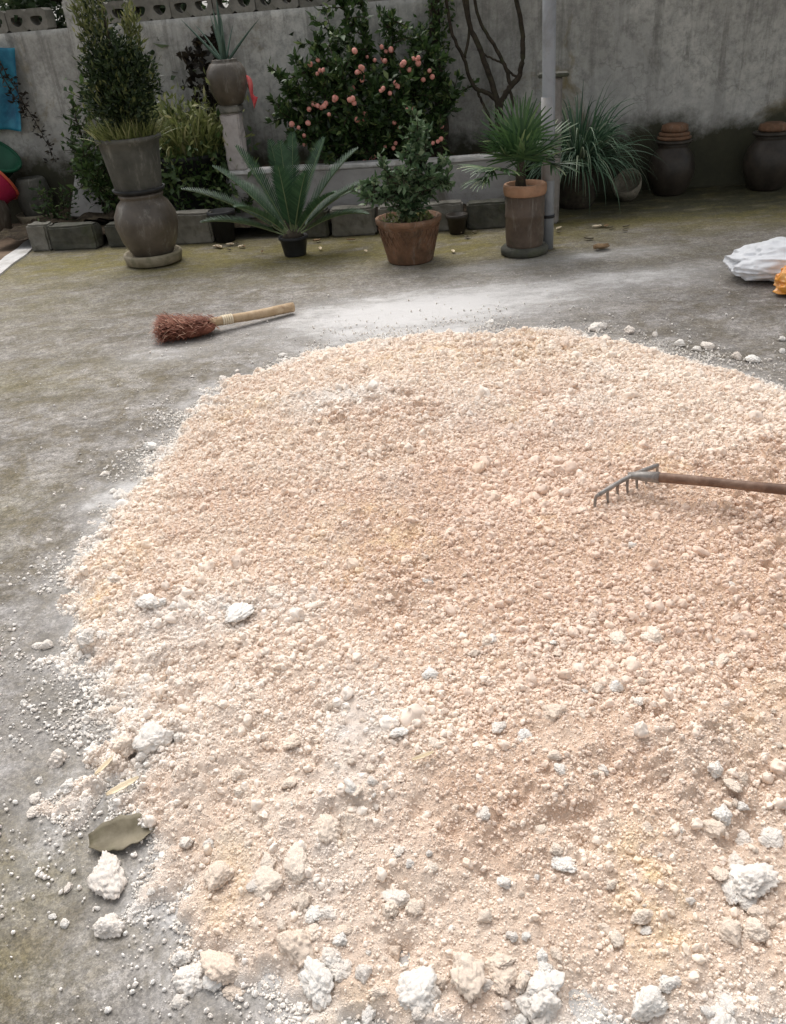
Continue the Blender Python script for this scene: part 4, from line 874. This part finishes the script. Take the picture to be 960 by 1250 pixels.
# crumbs: irregular little lumps instanced on a point cloud
def crumb_nodes():
    ng = bpy.data.node_groups.new('crumb_scatter', 'GeometryNodeTree')
    ng.interface.new_socket('Geometry', in_out='INPUT', socket_type='NodeSocketGeometry'); ng.interface.new_socket('Geometry', in_out='OUTPUT', socket_type='NodeSocketGeometry')
    gi = ng.nodes.new('NodeGroupInput'); go = ng.nodes.new('NodeGroupOutput'); L = ng.links.new
    join = ng.nodes.new('GeometryNodeJoinGeometry')
    for k in range(5):
        ic = ng.nodes.new('GeometryNodeMeshIcoSphere'); ic.inputs['Radius'].default_value = .5; ic.inputs['Subdivisions'].default_value = 3
        ps = ng.nodes.new('GeometryNodeInputPosition'); add = ng.nodes.new('ShaderNodeVectorMath'); add.operation = 'ADD'; add.inputs[1].default_value = (k*7.3, k*3.1, k*1.7); L(ps.outputs[0], add.inputs[0])
        nz = ng.nodes.new('ShaderNodeTexNoise'); nz.inputs['Scale'].default_value = 2.2; nz.inputs['Detail'].default_value = 3; nz.inputs['Roughness'].default_value = .55; L(add.outputs[0], nz.inputs['Vector'])
        sub = ng.nodes.new('ShaderNodeVectorMath'); sub.operation = 'SUBTRACT'; sub.inputs[1].default_value = (.5, .5, .5); L(nz.outputs['Color'], sub.inputs[0])
        sc = ng.nodes.new('ShaderNodeVectorMath'); sc.operation = 'SCALE'; sc.inputs['Scale'].default_value = .85; L(sub.outputs[0], sc.inputs[0])
        sp = ng.nodes.new('GeometryNodeSetPosition'); L(ic.outputs['Mesh'], sp.inputs['Geometry']); L(sc.outputs[0], sp.inputs['Offset'])
        sm = ng.nodes.new('GeometryNodeSetMaterial'); sm.inputs['Material'].default_value = MAT['crumb']; L(sp.outputs[0], sm.inputs['Geometry'])
        ss = ng.nodes.new('GeometryNodeSetShadeSmooth'); L(sm.outputs[0], ss.inputs['Geometry'])
        gt = ng.nodes.new('GeometryNodeGeometryToInstance'); L(ss.outputs[0], gt.inputs[0]); L(gt.outputs[0], join.inputs[0])
    ip = ng.nodes.new('GeometryNodeInstanceOnPoints'); L(gi.outputs[0], ip.inputs['Points']); L(join.outputs[0], ip.inputs['Instance']); ip.inputs['Pick Instance'].default_value = True
    def na(name, typ):
        n = ng.nodes.new('GeometryNodeInputNamedAttribute'); n.data_type = typ; n.inputs['Name'].default_value = name; return [s for s in n.outputs if s.enabled and s.name == 'Attribute'][0]
    L(na('size', 'FLOAT_VECTOR'), ip.inputs['Scale']); L(na('turn', 'FLOAT_VECTOR'), ip.inputs['Rotation']); L(na('kindex', 'INT'), ip.inputs['Instance Index'])
    L(ip.outputs[0], go.inputs[0]); return ng
NG = crumb_nodes()
def crumbs(name, P, size, mix, parent=None, seed=0):
    rg = np.random.default_rng(seed); n = len(P); me = bpy.data.meshes.new(name); me.vertices.add(n); me.vertices.foreach_set('co', np.asarray(P, np.float32).ravel())
    s3 = size[:, None]*rg.uniform(.75, 1.3, (n, 3)); s3[:, 2] *= .85
    a = me.attributes.new('size', 'FLOAT_VECTOR', 'POINT'); a.data.foreach_set('vector', s3.astype(np.float32).ravel())
    a = me.attributes.new('turn', 'FLOAT_VECTOR', 'POINT'); a.data.foreach_set('vector', (rg.random((n, 3))*6.28).astype(np.float32).ravel())
    a = me.attributes.new('kindex', 'INT', 'POINT'); a.data.foreach_set('value', rg.integers(0, 5, n).astype(np.int32))
    a = me.attributes.new('mix', 'FLOAT_COLOR', 'POINT'); a.data.foreach_set('color', np.concatenate([mix, np.ones((n, 1))], 1).astype(np.float32).ravel())
    me.materials.append(MAT['crumb']); o = bpy.data.objects.new(name, me); C.objects.link(o); o.parent = parent
    md = o.modifiers.new('scatter', 'NODES'); md.node_group = NG; return stuff(o)
def heap_points(n, y0, y1, seed):
    rg = np.random.default_rng(seed); x = rg.uniform(-1.15, 2.1, n*3); y = rg.uniform(y0, y1, n*3)
    vis = (x < .62+.52*y+.25); x, y = x[vis], y[vis]; d = heap_sd(x, y); k = d > -.02; x, y, d = x[k], y[k], d[k]
    flo = np.clip(.9*gauss(x, y, -.18, 3.2, .22, .08)+.95*gauss(x, y, -.12, 1.33, .06, .13)+sstep(.15, .5, fbm(x*2.2+5, y*2.2, None, 3, 88))*.5*sstep(1.9, 1.2, y), 0, .95)
    k = rg.random(len(x)) > flo; x, y, d = x[k][:n], y[k][:n], d[k][:n]; return x, y, d, rg
ALL = []
for (n, y0, y1, s0, s1, sig, seed) in [(120000, 1.3, 4.2, .0058, .0, .5, 1), (90000, 1.3, 4.2, .0032, .0, .4, 6), (90000, .6, 1.5, .0030, .0, .55, 2), (5000, .6, 4.2, .0125, 0, .4, 3)]:
    x, y, d, rg2 = heap_points(n, y0, y1, seed); m = len(x)
    size = s0*np.exp(rg2.normal(size=m)*sig+.45*fbm(x*3.1, y*3.1, None, 3, 121))*(1+.16*(y-2)); z = heap_h(x, y, d)+heap_fine(x, y)*sstep(-.05, .05, d)-.004+size*.08
    z = np.maximum(z, .003)
    wh, co, b = heap_mix(x, y, d); j = rg2.normal(size=(m, 3))*[.09, .05, .13]
    ALL.append((np.stack([x, y, z], 1), size, np.clip(np.stack([wh, co, b], 1)+j, 0, 1)))
crumbs('crumbs', np.concatenate([a[0] for a in ALL]), np.concatenate([a[1] for a in ALL]), np.concatenate([a[2] for a in ALL]), hp, 4)
# loose crumbs strewn over the concrete round the heap
rg2 = np.random.default_rng(9); n = 560000; x = rg2.uniform(-2.3, 2.6, n); y = rg2.uniform(.55, 5.0, n); d = heap_sd(x, y); cl = fbm(x*6, y*6, None, 4, 95)
pr = np.where(d < .01, np.exp(d/.10)*(.5+2.2*np.clip(cl, -.25, .6)), 0)*.8+.012*np.exp(np.minimum(d, 0)/.4)*(d < 0)
pr += 1.3*gauss(x, y, -1.10, 2.68, .15, .10)*(d < 0)*(.3+2*cl)+.8*gauss(x, y, -.80, 3.35, .16, .22)*(d < 0)*(.2+2*cl)+.35*gauss(x, y, -.70, 1.55, .14, .16)*(d < .02)+.3*gauss(x, y, -.92, 3.05, .12, .2)*(d < 0)*(.4+cl)
k = rg2.random(n) < pr; x, y, d = x[k], y[k], d[k]; m = len(x); size = .0036*np.exp(rg2.normal(size=m)*.65); size = np.minimum(size, .0095)
lc = crumbs('loose_crumbs', np.stack([x, y, size*.3+.003], 1), size, np.clip(np.stack([np.full(m, .85), np.full(m, .05), np.full(m, .1)], 1)+rg2.normal(size=(m, 3))*.12, 0, 1), None, 5)
tag(lc, 'white crumbs and grains strewn over the concrete around the heap', 'crumbs')

# clods in the heap
CW = [lump_mesh('clod', 100+k, 5, .34) for k in range(10)]; CC = [m_.copy() for m_ in CW]
for m_ in CW: m_.materials.append(MAT['clod_white']); m_.polygons.foreach_set('use_smooth', np.ones(len(m_.polygons), bool))
for m_ in CC: m_.materials.append(MAT['clod_cream']); m_.polygons.foreach_set('use_smooth', np.ones(len(m_.polygons), bool))
BIG = [(-.587, 1.374, .041, 1), (.586, .902, .038, 1), (.603, 1.124, .020, 1), (.654, 1.105, .017, 0), (-.196, .79, .041, 1), (-.242, .859, .036, 0), (.065, .775, .046, 0), (.354, .711, .037, 1), (.46, .677, .026, 1), (.174, .732, .032, 1), (-.296, .967, .021, 0), (-.382, 1.24, .018, 0), (.146, .935, .013, 1), (-.067, .905, .022, 0), (-.418, .83, .04, 1), (-.362, .832, .031, 0), (-.155, .854, .014, 1), (-.113, .797, .014, 1), (-.698, 1.857, .030, 1), (-.625, 1.836, .022, 1), (-.448, 1.786, .030, 1), (-.859, 1.77, .038, 1), (.586, 1.036, .022, 1), (.562, .811, .036, 0), (.265, .958, .018, 1), (.178, .752, .027, 1), (.325, .817, .017, 0), (-.062, .843, .014, 0), (-.032, .756, .030, 1), (-.661, 1.365, .03, 0), (.218, 1.582, .012, 1), (-.13, 1.14, .016, 1), (-.09, 1.16, .013, 1), (.49, 1.0, .013, 1), (.66, .98, .018, 1), (.62, 1.0, .015, 1)]
rr = random.Random(12)
for (x_, y_, s_, wt) in list(BIG):                       # big clods have broken bits around them
    if s_ > .024:
        for _ in range(3): a_ = rr.uniform(0, 6.28); BIG.append((x_+math.cos(a_)*s_*1.15, y_+math.sin(a_)*s_*1.05, s_*rr.uniform(.28, .55), wt))
BIG = [(a_, b_, c_*.86 if c_ > .03 else c_, d_) for a_, b_, c_, d_ in BIG]
while len(BIG) < 300:
    if rr.random() < .78: y_ = rr.uniform(.68, 1.6)
    else: y_ = rr.uniform(1.6, 4.0)
    x_ = rr.uniform(-1.0, .55+.45*y_); dd = float(heap_sd(np.array([x_]), np.array([y_]))[0])
    if dd < .0 or (dd > .15 and y_ > 2 and rr.random() < .8): continue
    s_ = min(.034, .0105*math.exp(rr.gauss(0, .42)))*(1.15 if dd < .1 else 1)
    BIG.append((x_, y_, s_, 1 if rr.random() < (.75 if dd < .12 else .35) else 0))
for k, (x_, y_, s_, wt) in enumerate(BIG):
    o = bpy.data.objects.new('clod', (CW if wt else CC)[k % 10]); C.objects.link(o); o.parent = hp
    z_ = max(0, float(heap_h(np.array([x_]), np.array([y_]))[0])); o.location = (x_, y_, z_+s_*.08+.001); q = s_*rr.uniform(.85, 1.05); o.scale = (q*rr.uniform(.85, 1.25), q*rr.uniform(.85, 1.2), q*rr.uniform(.75, 1)); o.rotation_euler = (rr.uniform(-.3, .3), rr.uniform(-.3, .3), rr.uniform(0, 6.28))
# loose lumps lying on the bare concrete
LOOSE = [(-.625, 1.05, .034), (-.596, .936, .0245), (-.822, 1.367, .0247), (-.849, 1.31, .0111), (-.841, 1.263, .0127), (-.832, 1.225, .0125), (-.776, 1.235, .0107), (-.981, 1.794, .018), (-1.017, 1.798, .0136), (.593, 4.175, .034), (1.116, 3.99, .033), (1.247, 3.91, .0245), (1.35, 3.822, .016), (1.603, 3.454, .0295), (1.652, 3.412, .0292), (1.529, 3.602, .0267), (-.949, 3.012, .0298), (-1.08, 2.988, .0132), (-1.02, 2.664, .0151), (-1.179, 2.584, .0118), (-1.085, 2.816, .0157), (1.885, 3.627, .0154), (1.818, 3.477, .0148), (1.725, 3.394, .0109), (-.487, 3.985, .0164), (-.761, 3.728, .0196), (-.697, 3.80, .0159), (-1.321, 3.377, .0109), (-1.156, 3.45, .0111), (-1.146, 2.698, .0122), (-1.163, 2.365, .0083), (-1.067, 2.066, .01), (-.972, 1.571, .0104), (-.949, 1.444, .0079), (-.711, .971, .0063), (-.682, .952, .0077), (-.698, 1.03, .0097), (1.42, 3.661, .0231), (1.473, 3.593, .019)]
for k, (x_, y_, s_) in enumerate(LOOSE):
    o = bpy.data.objects.new('dregs_lump', CW[k % 10]); C.objects.link(o); o.location = (x_, y_, s_*.30+.001); o.scale = (s_*rr.uniform(.9, 1.2), s_*rr.uniform(.8, 1), s_*rr.uniform(.8, 1)); o.rotation_euler = (0, 0, rr.uniform(0, 6.28))
    if k == 0: tag(o, 'largest loose white lump on bare concrete just below the big dead leaf', 'lump')
    elif k == 1: tag(o, 'smooth oval white lump alone on bare concrete, below the largest lump', 'lump')
    elif k == 9: tag(o, 'round white lump off the far edge of the heap, towards the cylindrical pot', 'lump')
    elif k == 2: tag(o, 'round white lump touching the ragged near-left heap margin', 'lump')
    elif y_ > 3.3 and x_ > .5: tag(o, 'white lump lying off the heap edge towards the white sack', 'lump', 'loose lumps between heap and sack')
    elif y_ > 3.3: tag(o, 'white lump lying off the heap edge towards the broom', 'lump', 'loose lumps between heap and broom')
    elif y_ > 1.9: tag(o, 'small white lump strewn on the brown-stained concrete beside the heap', 'lump', 'loose lumps on the stained concrete')
    else: tag(o, 'small white lump strewn on the grey concrete near the big dead leaf', 'lump', 'loose lumps near the dead leaf')

# ================================================================== RAKE
rk = thing('rake', 'iron rake with bent tines and dark wooden handle stuck in the heap', 'rake', (.757, 2.213, .118))
A, B = Vector((-.118, -.045, 0)), Vector((.108, .100, .004)); ax = (B-A).normalized(); pr_ = Vector((ax.y, -ax.x, 0))
def barp(t): return A.lerp(B, t)+Vector((0, 0, .010*math.sin(PI*t)))
hb = tube('head_bar', [barp(t) for t in np.linspace(0, 1, 12)], .0075, MAT['darksteel'], rk, 10)
for k in range(7):
    t = k/6; p = barp(t); oo = -1 if k == 0 else (1 if k == 6 else 0)
    pt = [p+Vector((0, 0, .001)), p+ax*oo*.008-pr_*.006+Vector((0, 0, -.012)), p+ax*oo*.012-pr_*.004+Vector((0, 0, -.04)), p+ax*oo*.012+pr_*.004+Vector((0, 0, -.085))]
    sp_ = smoothpath(pt, 4); tube('tine', sp_, [.0065-.0035*i/len(sp_) for i in range(len(sp_))], MAT['darksteel'], hb, 8)
h0 = barp(.55); hd_ = Vector((1.14-.757, 2.02-2.213, .060))-Vector((h0.x, h0.y, h0.z)); hd_.normalize()
tube('socket', [h0-hd_*.012, h0+hd_*.03, h0+hd_*.085], [.010, .015, .0185], MAT['darksteel'], hb, 14)
sp_ = [h0+hd_*(.035+1.15*t)+Vector((0, 0, -.006*math.sin(t*PI*2)+.004*math.sin(t*11))) for t in np.linspace(0, 1, 24)]
tube('handle', sp_, [.0150+.0022*math.sin(i*.9)*.4+.001*i/24 for i in range(24)], MAT['handle'], rk, 14)

# ================================================================== LEAVES AND LITTER
def dead_leaf(name, loc, L, W, rz, mat, curl=.3, seed=0, tilt=0):
    V, F = [], []; nu, nv = 14, 8; rr = random.Random(seed)
    for i in range(nu+1):
        u = i/nu; wv = W*.5*math.sin(PI*min(1, u*.93+.05))**.5*(1+.08*math.sin(u*23+seed))
        for j in range(nv+1):
            v = j/nv*2-1; V.append(((u-.5)*L, v*wv, .006+curl*W*(v*v*.5+.06*math.sin(u*9+v*4))*.55+curl*L*.18*(u-.5)**2+.004*abs(v)))
    for i in range(nu):
        for j in range(nv): a = i*(nv+1)+j; F.append((a, a+1, a+nv+2, a+nv+1))
    o = pyd(name, V, F, MAT[mat], None, loc); o.rotation_euler = (tilt, 0, rz); o.modifiers.new('thickness', 'SOLIDIFY').thickness = .0014; return o
tag(dead_leaf('dead_leaf', (-.615, 1.14, .003), .135, .078, R(14), 'deadleaf', .35, 3, .12), 'large flat olive brown dead leaf at the heap margin on concrete', 'leaf')
tag(dead_leaf('dead_leaf', (1.53, 5.52, .002), .11, .085, R(10), 'drybrown', .8, 4), 'curled brown dead leaf on whitish concrete right of the pole', 'leaf')
for k, (x_, y_, L, W, a) in enumerate([(-.685, 1.30, .06, .014, 60), (-.64, 1.255, .075, .020, 35), (.02, 1.20, .05, .012, 20)]):
    z_ = max(0, float(heap_h(np.array([x_]), np.array([y_]))[0]))+.012
    tag(dead_leaf('corn_husk', (x_, y_, z_), L, W, R(a), 'husk', .5, 8+k), 'pale straw-coloured husk strip lying at the heap margin', 'husk', 'husk strips in the heap')
for k in range(52):
    x_ = rr.uniform(-1.2, 1.9); y_ = 6.42-.145*x_-abs(rr.gauss(0, .22)); 
    if abs(x_+.55) < .12 or abs(x_-.26) < .24 or abs(x_-1.05) < .24 or abs(x_+1.6) < .25: continue
    fl_ = rr.choice([('drybrown', 'small brown dry'), ('deadleaf', 'small dark olive'), ('husk', 'small straw coloured')])
    tag(dead_leaf('fallen_leaf', (x_, y_, .004), rr.uniform(.035, .075), rr.uniform(.02, .04), rr.uniform(0, 6.28), fl_[0], .6, 20+k), fl_[1]+' fallen leaf on the mossy concrete before the planters', 'leaf', 'fallen leaves before the planters')

# ================================================================== TREES BEYOND THE WALL
def tree(label, loc, h, rw, seed, nl=2600):
    t = thing('garden_tree', label, 'tree', loc, 0, 'trees beyond the wall'); rr = random.Random(seed); rg = np.random.default_rng(seed)
    sp_ = smoothpath([(0, 0, 0), (.05, .02, h*.35), (-.03, .05, h*.6), (.02, 0, h*.9)], 5, .01, seed); tl = [(sp_, [.07*(1-.7*i/len(sp_)) for i in range(len(sp_))])]; P = []
    for k in range(26):
        i = rr.randrange(4, len(sp_)); p = sp_[i]; a = rr.uniform(0, 2*PI); e = p+Vector((math.cos(a)*rw*rr.uniform(.4, 1), math.sin(a)*rw*rr.uniform(.4, 1), rr.uniform(-.1, .5)*rw)); tl.append(([p, (p+e)/2+Vector((0, 0, .05)), e], [.02, .014, .005]))
        for _ in range(nl//26): u = rr.uniform(.35, 1.05); q = p.lerp(e, u); P.append((q.x+rr.gauss(0, .13), q.y+rr.gauss(0, .13), q.z+rr.gauss(0, .12)))
    tubes('trunk', tl, MAT['bark'], t, 6); P = np.array(P)
    stuff(leaves('crown', P, rg.normal(size=P.shape)*[1, 1, .6]+[0, 0, -.1], .11, .05, MAT['L_tree'], t, seed=seed))
tree('leafy tree rising behind the wall coping just left of the wall pier', (-2.6, 8.95, 0), 2.2, .75, 51, 6000)
tree('leafy tree behind the coping between the wall pier and the aloe urn', (-1.5, 8.85, 0), 2.2, .85, 52, 6000)
tree('leafy tree behind the coping between the aloe urn and the fruit bush', (-.35, 8.7, 0), 2.2, .85, 53, 6000)
